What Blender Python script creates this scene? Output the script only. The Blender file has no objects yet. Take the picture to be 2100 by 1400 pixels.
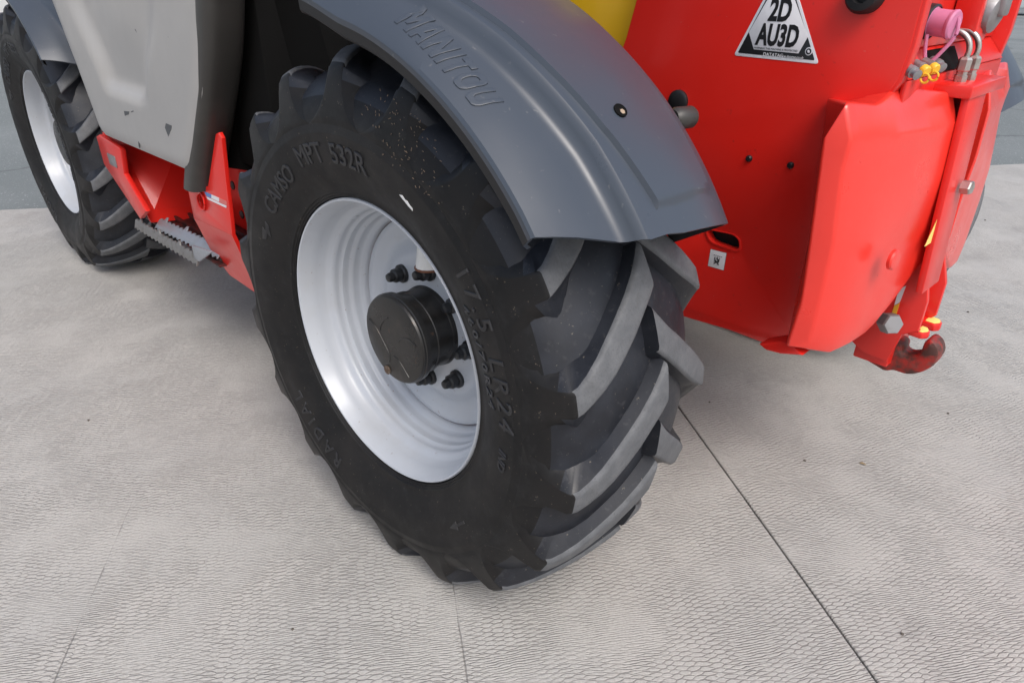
import bpy, bmesh, math, random
from mathutils import Vector, Matrix
random.seed(7)
sc = bpy.context.scene
R = math.radians
# ------------------------------------------------------------------ camera
CAM = Vector((1.18058, -0.71794, 1.33746)); YAW, PITCH, ROLL, FPX = -0.80684, 0.49095, 0.00759, 1411.5
_f = Vector((math.sin(YAW)*math.cos(PITCH), math.cos(YAW)*math.cos(PITCH), -math.sin(PITCH)))
_r0 = Vector((math.cos(YAW), -math.sin(YAW), 0)); _u0 = _r0.cross(_f)
_r = _r0*math.cos(ROLL)+_u0*math.sin(ROLL); _u = -_r0*math.sin(ROLL)+_u0*math.cos(ROLL)
cd = bpy.data.cameras.new('camera'); co = bpy.data.objects.new('camera', cd); sc.collection.objects.link(co)
cd.sensor_width = 36; cd.lens = FPX/2100*36; cd.clip_start = .02; cd.clip_end = 2000
m = Matrix((_r, _u, -_f)).transposed().to_4x4(); m.translation = CAM; co.matrix_world = m
sc.camera = co
def P(u, v, x=None, y=None, z=None):
    """survey helper: where the line of sight (u, v) meets one plane of the machine"""
    d = _f+_r*((u-1050)/FPX)-_u*((v-700)/FPX)
    i, val = (0, x) if x is not None else (1, y) if y is not None else (2, z)
    return CAM+d*((val-CAM[i])/d[i])
# ------------------------------------------------------------------ light
SUN_EL, SUN_AZ = R(52), R(112)      # azimuth measured from +y towards +x
w = bpy.data.worlds.new('World'); sc.world = w; w.use_nodes = True
nt = w.node_tree; bg = nt.nodes['Background']
sky = nt.nodes.new('ShaderNodeTexSky'); sky.sky_type = 'NISHITA'; sky.sun_disc = False
sky.sun_elevation = SUN_EL; sky.sun_rotation = SUN_AZ; sky.air_density = 1.0; sky.dust_density = 4.0; sky.ozone_density = 1.0
hs = nt.nodes.new('ShaderNodeHueSaturation'); hs.inputs['Saturation'].default_value = .8
nt.links.new(sky.outputs[0], hs.inputs['Color']); nt.links.new(hs.outputs[0], bg.inputs[0]); bg.inputs[1].default_value = .15
sd = bpy.data.lights.new('sun', 'SUN'); sd.energy = 1.2; sd.angle = R(28); sd.color = (1, .98, .955)
so = bpy.data.objects.new('sun', sd); sc.collection.objects.link(so)
sv = Vector((math.sin(SUN_AZ)*math.cos(SUN_EL), math.cos(SUN_AZ)*math.cos(SUN_EL), math.sin(SUN_EL)))
so.rotation_euler = sv.to_track_quat('Z', 'Y').to_euler()
sc.view_settings.view_transform = 'Standard'; sc.view_settings.look = 'None'; sc.view_settings.gamma = 1
sc.view_settings.exposure = 0.40
sc.render.engine = 'CYCLES'; sc.cycles.max_bounces = 8
# ------------------------------------------------------------------ helpers
COL = sc.collection
def link(name, me, mat=None, parent=None, **kw):
    o = bpy.data.objects.new(name, me); COL.objects.link(o)
    if mat is not None and me is not None and len(me.materials) == 0:
        for mm in (mat if isinstance(mat, (list, tuple)) else [mat]): me.materials.append(mm)
    if parent is not None: o.parent = parent
    for k, v in kw.items(): o[k] = v
    return o
def finish(me, ang=35):
    for p in me.polygons: p.use_smooth = True
    me.set_sharp_from_angle(angle=R(ang))
def mesh(name, vs, fs, mat, parent=None, ang=35, bevel=0, seg=2, fix=True, **kw):
    bm = bmesh.new(); bv = [bm.verts.new(v) for v in vs]
    for f in fs:
        try: bm.faces.new([bv[i] for i in f])
        except ValueError: pass
    return bmobj(name, bm, mat, parent, ang, bevel, seg, fix, **kw)
def bmobj(name, bm, mat, parent=None, ang=35, bevel=0, seg=2, fix=True, **kw):
    if fix: bmesh.ops.recalc_face_normals(bm, faces=bm.faces)
    if bevel:
        es = [e for e in bm.edges if len(e.link_faces) == 2 and e.calc_face_angle(0) > R(25)]
        bmesh.ops.bevel(bm, geom=es, offset=bevel, segments=seg, profile=.5, affect='EDGES', clamp_overlap=True)
    me = bpy.data.meshes.new(name); bm.to_mesh(me); bm.free(); finish(me, ang)
    return link(name, me, mat, parent, **kw)
def box_bm(x0, x1, y0, y1, z0, z1, bm=None):
    bm = bm or bmesh.new()
    v = [bm.verts.new(c) for c in ((x0,y0,z0),(x1,y0,z0),(x1,y1,z0),(x0,y1,z0),(x0,y0,z1),(x1,y0,z1),(x1,y1,z1),(x0,y1,z1))]
    for f in ((3,2,1,0),(4,5,6,7),(0,1,5,4),(1,2,6,5),(2,3,7,6),(3,0,4,7)): bm.faces.new([v[i] for i in f])
    return bm
def box(name, x0, x1, y0, y1, z0, z1, mat, parent=None, bevel=.004, **kw):
    return bmobj(name, box_bm(x0, x1, y0, y1, z0, z1), mat, parent, bevel=bevel, **kw)
def eval_mesh(ob, name):
    dg = bpy.context.evaluated_depsgraph_get(); dg.update()
    me = bpy.data.meshes.new_from_object(ob.evaluated_get(dg)); me.name = name
    cu = ob.data; bpy.data.objects.remove(ob); bpy.data.curves.remove(cu)
    me.materials.clear()
    return me
def plate(name, outer, t, place, mat, parent=None, holes=(), bev=.0015, ang=35, sub=0, **kw):
    """flat plate from a 2-d outline with cut holes; place((a, b, c)) -> world, c runs through the thickness 0..t"""
    cu = bpy.data.curves.new('outline', 'CURVE'); cu.dimensions = '2D'; cu.fill_mode = 'BOTH'
    for pts in [outer]+list(holes):
        s = cu.splines.new('POLY'); s.points.add(len(pts)-1); s.use_cyclic_u = True
        for q, (a, b) in zip(s.points, pts): q.co = (a, b, 0, 1)
    cu.extrude = max(t/2-bev, 1e-5); cu.bevel_depth = bev; cu.bevel_resolution = 1; cu.offset = -bev
    ob = bpy.data.objects.new('outline', cu); COL.objects.link(ob)
    me = eval_mesh(ob, name)
    if sub:
        bm = bmesh.new(); bm.from_mesh(me); bmesh.ops.remove_doubles(bm, verts=bm.verts, dist=1e-6); bmesh.ops.subdivide_edges(bm, edges=bm.edges, cuts=sub, use_grid_fill=True); bm.to_mesh(me); bm.free()
    for v in me.vertices: v.co = place((v.co.x, v.co.y, v.co.z+t/2))
    bm = bmesh.new(); bm.from_mesh(me); bmesh.ops.remove_doubles(bm, verts=bm.verts, dist=1e-6)
    bmesh.ops.recalc_face_normals(bm, faces=bm.faces); bm.to_mesh(me); bm.free(); finish(me, ang)
    return link(name, me, mat, parent, **kw)
def on_y(y0, inward=1): return lambda c: Vector((c[0], y0+inward*c[2], c[1]))       # plate in the x-z plane
def on_x(x0, s=1): return lambda c: Vector((x0+s*c[2], c[0], c[1]))
def xz(pts, y): return [(q.x, q.z) for q in (P(u, v, y=y) for u, v in pts)]
def oval(cx, cy, rx, ry, n=24, rot=0, p=2.0):
    out = []
    for i in range(n):
        a = 2*math.pi*i/n; c, s = math.cos(a), math.sin(a)
        x = rx*math.copysign(abs(c)**(2/p), c); y = ry*math.copysign(abs(s)**(2/p), s)
        out.append((cx+x*math.cos(rot)-y*math.sin(rot), cy+x*math.sin(rot)+y*math.cos(rot)))
    return out
def rounded(pts, r, n=4):
    out = []; N = len(pts); pts = [Vector((p[0], p[1])) for p in pts]
    for i in range(N):
        a, b, c = pts[i-1], pts[i], pts[(i+1) % N]
        d1 = (a-b); d2 = (c-b); rr = min(r, d1.length*.45, d2.length*.45)
        p1 = b+d1.normalized()*rr; p2 = b+d2.normalized()*rr
        for k in range(n+1):
            t = k/n; q = p1*(1-t)**2+b*2*t*(1-t)+p2*t*t; out.append((q.x, q.y))
    return out
def lathe(name, prof, seg, mat, parent=None, ang=40, closed=False, **kw):
    """profile of (r, y) turned about the y axis"""
    bm = bmesh.new(); rows = []
    for r, y in prof:
        if r < 1e-6: rows.append([bm.verts.new((0, y, 0))]); continue
        rows.append([bm.verts.new((r*math.cos(2*math.pi*i/seg), y, r*math.sin(2*math.pi*i/seg))) for i in range(seg)])
    pr = list(zip(rows, rows[1:]))+([(rows[-1], rows[0])] if closed else [])
    for a, b in pr:
        for i in range(seg):
            j = (i+1) % seg
            if len(a) == 1 and len(b) == 1: continue
            if len(a) == 1: bm.faces.new((a[0], b[j], b[i]))
            elif len(b) == 1: bm.faces.new((a[i], a[j], b[0]))
            else: bm.faces.new((a[i], a[j], b[j], b[i]))
    return bmobj(name, bm, mat, parent, ang, **kw)
def turned(name, prof, origin, axis, mat, parent=None, seg=24, ang=40, hexed=(), **kw):
    """lathe about an arbitrary axis: profile of (r, h)"""
    q = Vector(axis).normalized().to_track_quat('Z', 'Y'); origin = Vector(origin)
    bm = bmesh.new(); rows = []
    for r, h in prof:
        if r < 1e-6: rows.append([bm.verts.new(origin+q @ Vector((0, 0, h)))]); continue
        rows.append([bm.verts.new(origin+q @ Vector((r*math.cos(2*math.pi*i/seg), r*math.sin(2*math.pi*i/seg), h))) for i in range(seg)])
    for a, b in zip(rows, rows[1:]):
        for i in range(seg):
            j = (i+1) % seg
            if len(a) == 1 and len(b) == 1: continue
            if len(a) == 1: bm.faces.new((a[0], b[i], b[j]))
            elif len(b) == 1: bm.faces.new((a[i], a[j], b[0]))
            else: bm.faces.new((a[i], a[j], b[j], b[i]))
    return bmobj(name, bm, mat, parent, ang, **kw)
def hexbolt(name, origin, axis, r, h, mat, parent, stud=0):
    prof = [(r, 0), (r, h*.85), (r*.9, h), (r*.3, h*1.0), (0, h)]
    return turned(name, prof, origin, axis, mat, parent, seg=6, ang=20)
def tube(name, pts, rad, mat, parent=None, seg=10, **kw):
    pts = [Vector(p) for p in pts]; bm = bmesh.new(); rows = []
    up = Vector((0, 0, 1))
    for i, p in enumerate(pts):
        d = (pts[min(i+1, len(pts)-1)]-pts[max(i-1, 0)]).normalized()
        a = d.cross(up if abs(d.z) < .95 else Vector((1, 0, 0))).normalized(); b = d.cross(a)
        r = rad[i] if isinstance(rad, (list, tuple)) else rad
        rows.append([bm.verts.new(p+(a*math.cos(2*math.pi*k/seg)+b*math.sin(2*math.pi*k/seg))*r) for k in range(seg)])
    for a, b in zip(rows, rows[1:]):
        for k in range(seg): bm.faces.new((a[k], a[(k+1) % seg], b[(k+1) % seg], b[k]))
    bm.faces.new(rows[0][::-1]); bm.faces.new(rows[-1])
    return bmobj(name, bm, mat, parent, **kw)
def spline(pts, n=8):
    pts = [Vector(p) for p in pts]; out = []
    for i in range(len(pts)-1):
        p0, p1, p2, p3 = pts[max(i-1, 0)], pts[i], pts[i+1], pts[min(i+2, len(pts)-1)]
        for k in range(n):
            t = k/n
            out.append(.5*((2*p1)+(p2-p0)*t+(2*p0-5*p1+4*p2-p3)*t*t+(3*p1-p0-3*p2+p3)*t**3))
    out.append(pts[-1]); return out
def text(name, s, place, mat, parent, size=1., depth=.001, shear=0., spacing=1., wx=1., bold=0., chamfer=0., **kw):
    """raised or printed writing; place((a, b, c)) maps the letters' plane"""
    cu = bpy.data.curves.new('lettering', 'FONT'); cu.body = s; cu.size = size; cu.shear = shear; cu.space_character = spacing
    cu.align_x = 'CENTER'; cu.align_y = 'CENTER'; cu.extrude = depth/2; cu.offset = bold; cu.resolution_u = 3; cu.bevel_depth = chamfer; cu.bevel_resolution = 0
    ob = bpy.data.objects.new('lettering', cu); COL.objects.link(ob)
    me = eval_mesh(ob, name)
    for v in me.vertices: v.co = place((v.co.x*wx, v.co.y, v.co.z+depth/2))
    finish(me, 30)
    return link(name, me, mat, parent, **kw)
def lerp(tab, t):
    if t <= tab[0][0]: return tab[0][1]
    for (a, x), (b, y) in zip(tab, tab[1:]):
        if t <= b:
            k = (t-a)/(b-a); return x+(y-x)*k
    return tab[-1][1]
def sstep(a, b, t):
    t = max(0., min(1., (t-a)/(b-a))); return t*t*(3-2*t)
# ------------------------------------------------------------------ materials
def mat(name, col, rough=.5, metal=0., spec=.5, coat=0., coat_r=.1, var=None, bump=None, rvar=0., emis=None):
    """var: list of (scale, low, high, colour, amount, detail) blotches; bump: (scale, strength, distance)"""
    m = bpy.data.materials.new(name); m.use_nodes = True; t = m.node_tree; b = t.nodes['Principled BSDF']
    b.inputs['Base Color'].default_value = (*col, 1); b.inputs['Roughness'].default_value = rough
    b.inputs['Metallic'].default_value = metal; b.inputs['Specular IOR Level'].default_value = spec
    b.inputs['Coat Weight'].default_value = coat; b.inputs['Coat Roughness'].default_value = coat_r
    tc = t.nodes.new('ShaderNodeTexCoord'); prev = None
    def noise(sc_, det=4, r=.6, vec=None):
        n = t.nodes.new('ShaderNodeTexNoise'); n.inputs['Scale'].default_value = sc_; n.inputs['Detail'].default_value = det
        n.inputs['Roughness'].default_value = r; t.links.new(vec or tc.outputs['Object'], n.inputs['Vector']); return n
    if var:
        prev = t.nodes.new('ShaderNodeRGB'); prev.outputs[0].default_value = (*col, 1); prev = prev.outputs[0]
        for k, (s, lo, hi, c2, amt, det) in enumerate(var):
            n = noise(s, det); mr = t.nodes.new('ShaderNodeMapRange'); mr.inputs[1].default_value = lo; mr.inputs[2].default_value = hi
            mr.inputs[4].default_value = amt; t.links.new(n.outputs[0], mr.inputs[0])
            mx = t.nodes.new('ShaderNodeMix'); mx.data_type = 'RGBA'; t.links.new(mr.outputs[0], mx.inputs[0])
            t.links.new(prev, mx.inputs[6]); mx.inputs[7].default_value = (*c2, 1); prev = mx.outputs[2]
        t.links.new(prev, b.inputs['Base Color'])
    if rvar:
        n = noise(9, 5); mr = t.nodes.new('ShaderNodeMapRange'); mr.inputs[1].default_value = .3; mr.inputs[2].default_value = .7
        mr.inputs[3].default_value = max(0, rough-rvar); mr.inputs[4].default_value = min(1, rough+rvar)
        t.links.new(n.outputs[0], mr.inputs[0]); t.links.new(mr.outputs[0], b.inputs['Roughness'])
    if bump:
        last = None
        for s, st, di in (bump if isinstance(bump[0], (list, tuple)) else [bump]):
            n = noise(s, 3); bp = t.nodes.new('ShaderNodeBump'); bp.inputs['Strength'].default_value = st; bp.inputs['Distance'].default_value = di
            t.links.new(n.outputs[0], bp.inputs['Height'])
            if last: t.links.new(last, bp.inputs['Normal'])
            last = bp.outputs[0]
        t.links.new(last, b.inputs['Normal'])
    if emis: b.inputs['Emission Color'].default_value = (*emis, 1); b.inputs['Emission Strength'].default_value = 1
    return m
M_RED = mat('red_paint', (.68, .016, .010), .34, coat=.25, coat_r=.12, rvar=.06, var=[(2.3, .4, .75, (.72, .022, .014), .6, 3), (60, .70, .78, (.35, .02, .015), .5, 2), (1.1, .45, .80, (.60, .030, .022), .5, 6), (130, .74, .77, (.45, .30, .26), .35, 2)], bump=(220, .04, .001))
M_CAST = mat('red_cast_paint', (.74, .030, .018), .34, coat=.5, coat_r=.22, rvar=.08, var=[(3, .4, .7, (.77, .036, .022), .6, 3), (45, .74, .78, (.28, .03, .02), .7, 3)], bump=[(150, .10, .002), (14, .06, .004)])
M_REDWORN = mat('red_paint_worn', (.50, .014, .010), .42, rvar=.1, var=[(16, .52, .60, (.045, .018, .014), .95, 6), (60, .66, .72, (.12, .05, .03), .8, 4)], bump=(120, .12, .002))
M_RUST = mat('worn_hook_steel', (.085, .035, .028), .48, metal=.2, var=[(26, .44, .60, (.42, .024, .017), .9, 8), (60, .52, .7, (.12, .075, .065), .6, 5)], bump=(90, .25, .003))
M_GREY = mat('grey_plastic', (.048, .059, .077), .33, spec=.5, rvar=.06, var=[(3, .35, .75, (.052, .063, .082), .8, 4), (70, .70, .75, (.14, .145, .15), .5, 2)], bump=[(600, .05, .0006), (5, .04, .01)])
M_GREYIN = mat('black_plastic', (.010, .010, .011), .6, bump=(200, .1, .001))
M_RUB = mat('tyre_rubber', (.0072, .0072, .0076), .53, spec=.28, rvar=.12, var=[(5, .42, .70, (.019, .017, .016), .85, 5), (38, .55, .75, (.020, .020, .021), .7, 5), (170, .70, .74, (.20, .16, .12), .55, 2)], bump=[(160, .12, .001), (22, .06, .004)])
M_VALLEY = mat('groove_rubber_sky_sheen', (.011, .0125, .017), .46, spec=.42, rvar=.12, var=[(9, .42, .72, (.026, .030, .040), .8, 5), (60, .6, .7, (.045, .045, .05), .5, 4), (190, .70, .74, (.22, .19, .15), .5, 2)], bump=[(40, .15, .003), (200, .1, .001)])  # bluish sky sheen mixed into the groove rubber's colour, plus dust specks
M_LUGTOP = mat('worn_lug_rubber', (.100, .105, .113), .58, spec=.35, var=[(30, .4, .68, (.15, .155, .163), .7, 6), (240, .50, .72, (.070, .073, .078), .6, 4), (14, .60, .74, (.075, .077, .08), .6, 5)], bump=[(260, .35, .002), (60, .25, .003)])
M_RIM = mat('rim_paint', (.455, .482, .522), .33, coat=.15, rvar=.06, var=[(6, .5, .8, (.38, .375, .37), .45, 4), (90, .69, .75, (.20, .11, .07), .8, 3)], bump=(60, .03, .002))
M_HUB = mat('hub_black', (.018, .017, .016), .34, spec=.5, rvar=.14, var=[(14, .55, .72, (.045, .038, .032), .8, 5), (45, .66, .72, (.10, .055, .03), .6, 4)], bump=[(60, .15, .003)])
M_NUT = mat('nut_black', (.022, .023, .025), .38, metal=.2, var=[(50, .58, .7, (.06, .058, .055), .7, 4)], bump=(140, .15, .001))
M_STEEL = mat('zinc_steel', (.52, .50, .47), .34, metal=.85, rvar=.1, var=[(40, .55, .7, (.30, .27, .23), .7, 4)])
M_DSTEEL = mat('dull_aluminium', (.30, .30, .31), .48, metal=.6, rvar=.1, var=[(18, .45, .7, (.19, .165, .15), .7, 5)], bump=(60, .15, .002))
M_DOOR = mat('door_paint', (.345, .335, .322), .40, coat=.15, coat_r=.2, rvar=.05, var=[(2.2, .4, .75, (.39, .38, .365), .5, 3), (26, .745, .76, (.09, .09, .09), .9, 3)])
M_PILLAR = mat('cab_pillar', (.038, .036, .033), .42, rvar=.08, var=[(8, .5, .75, (.060, .057, .052), .6, 4)])
M_BLACK = mat('matt_black', (.0035, .0035, .0035), .85, spec=.15)
M_YEL = mat('yellow_paint', (.72, .42, .012), .36, coat=.2, rvar=.05)
M_YELST = mat('yellow_sticker', (.80, .70, .20), .5, var=[(60, .62, .7, (.5, .4, .15), .6, 4)])
M_ORG = mat('orange_sticker', (.75, .40, .03), .5)
M_WHITE = mat('white_sticker', (.72, .72, .74), .38, var=[(40, .5, .75, (.60, .60, .62), .6, 4)])
M_INK = mat('black_ink', (.012, .012, .013), .4)
M_GREEN = mat('green_ink', (.20, .55, .09), .45)
M_BLUE = mat('blue_ink', (.10, .22, .50), .45)
M_REDINK = mat('pale_red_ink', (.65, .16, .14), .45)
M_PINK = mat('pink_plastic', (.56, .19, .33), .42, rvar=.05)
M_YCAP = mat('yellow_cap', (.80, .46, .03), .4)
M_GALV = mat('galvanised_steel', (.36, .385, .42), .42, metal=.45, rvar=.1, var=[(30, .45, .7, (.32, .32, .33), .6, 4)])
M_DGALV = mat('worn_step_steel', (.20, .195, .19), .5, metal=.4, var=[(40, .5, .7, (.10, .085, .075), .8, 4)])
M_GRIME = mat('grimy_red_steel', (.10, .012, .010), .55, var=[(22, .40, .60, (.016, .012, .011), .95, 5), (60, .66, .72, (.42, .02, .015), .7, 3)], bump=(60, .2, .003))
M_GLASS = mat('cab_glass', (.02, .025, .028), .06, spec=.6)
M_WPAINT = mat('white_paint_chip', (.75, .75, .74), .6)
M_GUARD = mat('white_guard', (.68, .67, .64), .4)
M_GUARDRUST = mat('rusty_edge', (.16, .06, .03), .75, bump=(120, .3, .002))
# ------------------------------------------------------------------ ground
GROT = math.atan2(-.5426, .84)        # yard axes: local x along the saw cut, local y across it
def ground_mat(kind):
    m = bpy.data.materials.new(kind); m.use_nodes = True; t = m.node_tree; b = t.nodes['Principled BSDF']
    L = t.links.new; N = t.nodes.new
    tc = N('ShaderNodeTexCoord'); O = tc.outputs['Object']
    def noise(s, det=4, r=.55, vec=None):
        n = N('ShaderNodeTexNoise'); n.inputs['Scale'].default_value = s; n.inputs['Detail'].default_value = det; n.inputs['Roughness'].default_value = r
        L(vec or O, n.inputs['Vector']); return n
    def rng(src, a, b_, c=0., d=1.):
        n = N('ShaderNodeMapRange'); n.interpolation_type = 'SMOOTHSTEP'
        for i, v in enumerate((a, b_, c, d)): n.inputs[i+1].default_value = v
        L(src, n.inputs[0]); return n.outputs[0]
    def mth(op, a, b_=None, c=None):
        n = N('ShaderNodeMath'); n.operation = op
        for i, v in enumerate((a, b_, c)):
            if v is None: continue
            if isinstance(v, (int, float)): n.inputs[i].default_value = v
            else: L(v, n.inputs[i])
        return n.outputs[0]
    def mix(f, a, c):
        n = N('ShaderNodeMix'); n.data_type = 'RGBA'
        if isinstance(f, float): n.inputs[0].default_value = f
        else: L(f, n.inputs[0])
        for i, v in ((6, a), (7, c)):
            if isinstance(v, tuple): n.inputs[i].default_value = (*v, 1)
            else: L(v, n.inputs[i])
        return n.outputs[2]
    b.inputs['Specular IOR Level'].default_value = .3
    if kind == 'asphalt':
        v = N('ShaderNodeTexVoronoi'); v.inputs['Scale'].default_value = 90; L(O, v.inputs['Vector'])
        c = mix(rng(noise(220, 3).outputs[0], .4, .7), (.14, .157, .158), (.21, .23, .23))
        c = mix(rng(noise(.35, 5).outputs[0], .4, .7), c, (.225, .243, .243))
        c = mix(rng(noise(60, 2).outputs[0], .64, .7), c, (.34, .35, .35))
        cr = N('ShaderNodeTexVoronoi'); cr.feature = 'DISTANCE_TO_EDGE'; cr.inputs['Scale'].default_value = .35
        wv = N('ShaderNodeVectorMath'); wv.operation = 'MULTIPLY_ADD'; L(noise(3, 4).outputs[1], wv.inputs[0]); wv.inputs[1].default_value = (.4, .4, 0); L(O, wv.inputs[2])
        L(wv.outputs[0], cr.inputs['Vector'])
        c = mix(rng(cr.outputs['Distance'], .0, .012, .6, 0.), c, (.08, .085, .09))
        L(c, b.inputs['Base Color']); b.inputs['Roughness'].default_value = .85
        bp = N('ShaderNodeBump'); bp.inputs['Strength'].default_value = .5; bp.inputs['Distance'].default_value = .004
        L(v.outputs['Distance'], bp.inputs['Height']); L(bp.outputs[0], b.inputs['Normal']); return m
    # stamped concrete: staggered long cells, warped, worn away in patches
    wA = noise(2.2, 3); wB = noise(26, 2); wC = noise(85, 2)
    sep = N('ShaderNodeSeparateXYZ'); L(O, sep.inputs[0])
    def warp(coord, ia, ka, kb, kc):
        s = coord
        for n, k in ((wA, ka), (wB, kb), (wC, kc)):
            sp = N('ShaderNodeSeparateColor'); L(n.outputs[1], sp.inputs[0])
            s = mth('ADD', s, mth('MULTIPLY', mth('SUBTRACT', sp.outputs[ia], .5), k))
        return s
    X = warp(sep.outputs[0], 0, .045, .0085, .0026); Y = warp(sep.outputs[1], 1, .10, .024, .007)
    ROW, PY = .0060, .046
    xr_ = mth('DIVIDE', X, ROW); tri = mth('SUBTRACT', mth('MULTIPLY', mth('PINGPONG', mth('DIVIDE', Y, PY), .5), 4.), 1.)
    z_ = mth('MULTIPLY', mth('MINIMUM', mth('MAXIMUM', mth('MULTIPLY', tri, 2.2), -1.), 1.), rng(noise(7, 3).outputs[0], .38, .64, .08, .44))
    de = mth('ABSOLUTE', mth('SUBTRACT', mth('FLOORED_MODULO', mth('ADD', mth('SUBTRACT', xr_, z_), 1.), 2.), 1.))
    do = mth('ABSOLUTE', mth('SUBTRACT', mth('FLOORED_MODULO', mth('ADD', xr_, z_), 2.), 1.))
    groove = rng(mth('MINIMUM', de, do), .05, .34, 1., 0.)
    wear = mth('MULTIPLY', rng(noise(3.2, 4, .6).outputs[0], .32, .56, .30, 1.), rng(noise(48, 3).outputs[0], .30, .58, .35, 1.))
    fadefar = mth('MULTIPLY', groove, wear)
    c = mix(rng(noise(1.3, 4).outputs[0], .36, .66), (.475, .461, .434), (.425, .417, .398))
    c = mix(rng(noise(.8, 5, .6, ).outputs[0], .52, .72, 0., .75), c, (.525, .50, .465))
    c = mix(rng(noise(2.7, 6, .65).outputs[0], .54, .74, 0., .55), c, (.30, .287, .272))
    c = mix(rng(noise(160, 3).outputs[0], .35, .70, 0., .5), c, (.33, .31, .285))
    c = mix(rng(noise(420, 2).outputs[0], .64, .72, 0., .6), c, (.17, .155, .14))
    c = mix(mth('MULTIPLY', fadefar, .60), c, (.20, .187, .174))
    # faint seams between the stamping mats, parallel to the saw cut
    seam = None
    for yy in (.13, -.736):
        d = mth('ABSOLUTE', mth('SUBTRACT', warp(sep.outputs[1], 2, .004, .004, .002), yy))
        s1 = rng(d, .0006, .0024, 1., 0.); seam = s1 if seam is None else mth('MAXIMUM', seam, s1)
    seam = mth('MULTIPLY', mth('MULTIPLY', seam, rng(sep.outputs[0], -.34, -.18)), rng(noise(3.5, 3).outputs[0], .36, .52))
    c = mix(mth('MULTIPLY', seam, .6), c, (.16, .15, .14))
    # sparse dark grit
    g = N('ShaderNodeTexVoronoi'); g.inputs['Scale'].default_value = 24; L(O, g.inputs['Vector'])
    gr = mth('MULTIPLY', rng(g.outputs['Distance'], .03, .07, 1., 0.), rng(noise(17, 2).outputs[0], .60, .66))
    c = mix(mth('MULTIPLY', gr, .8), c, (.12, .105, .09))
    L(c, b.inputs['Base Color'])
    L(rng(noise(5, 4).outputs[0], .3, .7, .62, .80), b.inputs['Roughness'])
    h = mth('SUBTRACT', mth('MULTIPLY', noise(120, 4).outputs[0], .22), mth('ADD', fadefar, seam))
    bp = N('ShaderNodeBump'); bp.inputs['Strength'].default_value = .75; bp.inputs['Distance'].default_value = .0028
    L(h, bp.inputs['Height']); L(bp.outputs[0], b.inputs['Normal'])
    return m
M_CONC = ground_mat('concrete'); M_ASPH = ground_mat('asphalt')
M_SUB = mat('joint_dirt', (.020, .018, .016), .9, bump=(200, .4, .003))
def ground_obj(o): o.rotation_euler = (0, 0, GROT); return o
TB, NJ = -3.36, .997                     # edge of the yard; the saw cut
ground = ground_obj(mesh('asphalt_road', [(-700, -700, -.03), (900, -700, -.03), (900, 700, -.03), (-700, 700, -.03)], [(0, 1, 2, 3)], M_SUB, kind='structure'))
ground.name = 'ground'
road = ground_obj(mesh('asphalt_road', [(-600, -600, -.004), (TB, -600, -.004), (TB, 600, -.004), (-600, 600, -.004)], [(0, 1, 2, 3)], M_ASPH, kind='structure'))
yard = bpy.data.objects.new('concrete_yard', None); COL.objects.link(yard); ground_obj(yard); yard['kind'] = 'structure'
def slab(y0, y1, chip):
    """one concrete slab; the edge along the saw cut is a little ragged"""
    xs = [TB]; x = TB
    while x < 6: x += random.uniform(.008, .03); xs.append(x)
    xs += [60]
    edge = []; big = 0
    for x in xs:
        big = max(0, big-.0012)
        if random.random() < .02: big = random.uniform(.002, .006)
        edge.append(random.uniform(0, .0009)+big)
    bm = bmesh.new(); s = 1 if chip == 'low' else -1
    ye = y0 if chip == 'low' else y1; yo = y1 if chip == 'low' else y0
    top = [bm.verts.new((x, ye+s*(.0022+e), 0)) for x, e in zip(xs, edge)]
    lip = [bm.verts.new((x, ye+s*(.0030+e*1.3+.0015), .0)) for x, e in zip(xs, edge)]
    low = [bm.verts.new((x, ye+s*(.0016), -.028)) for x in xs]
    for v in top: v.co.z = -.0022
    far = [bm.verts.new((xs[0], yo, 0)), bm.verts.new((xs[-1], yo, 0))]
    for i in range(len(xs)-1):
        bm.faces.new((top[i], top[i+1], lip[i+1], lip[i])); bm.faces.new((low[i], low[i+1], top[i+1], top[i]))
    bm.faces.new(lip+[far[1], far[0]])
    a = bm.verts.new((xs[0], ye, -.028)); c = bm.verts.new((xs[0], yo, -.028)); bm.faces.new((lip[0], far[0], c, a))
    bmesh.ops.triangulate(bm, faces=[f for f in bm.faces if len(f.verts) > 4])
    return bmobj('slab', bm, M_CONC, yard, ang=20)
slab(-60, NJ, 'high'); slab(NJ, 60, 'low')
for o in yard.children:
    for f in o.data.polygons: f.use_smooth = False
# ------------------------------------------------------------------ the machine
T = bpy.data.objects.new('telehandler', None); COL.objects.link(T)
T['label'] = 'red telehandler with grey mudguards and chunky lugged tyres parked on concrete'; T['category'] = 'telehandler'
CY = 1.07                                # centre line of the machine
HZ = .600; WB = 2.7614
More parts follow.
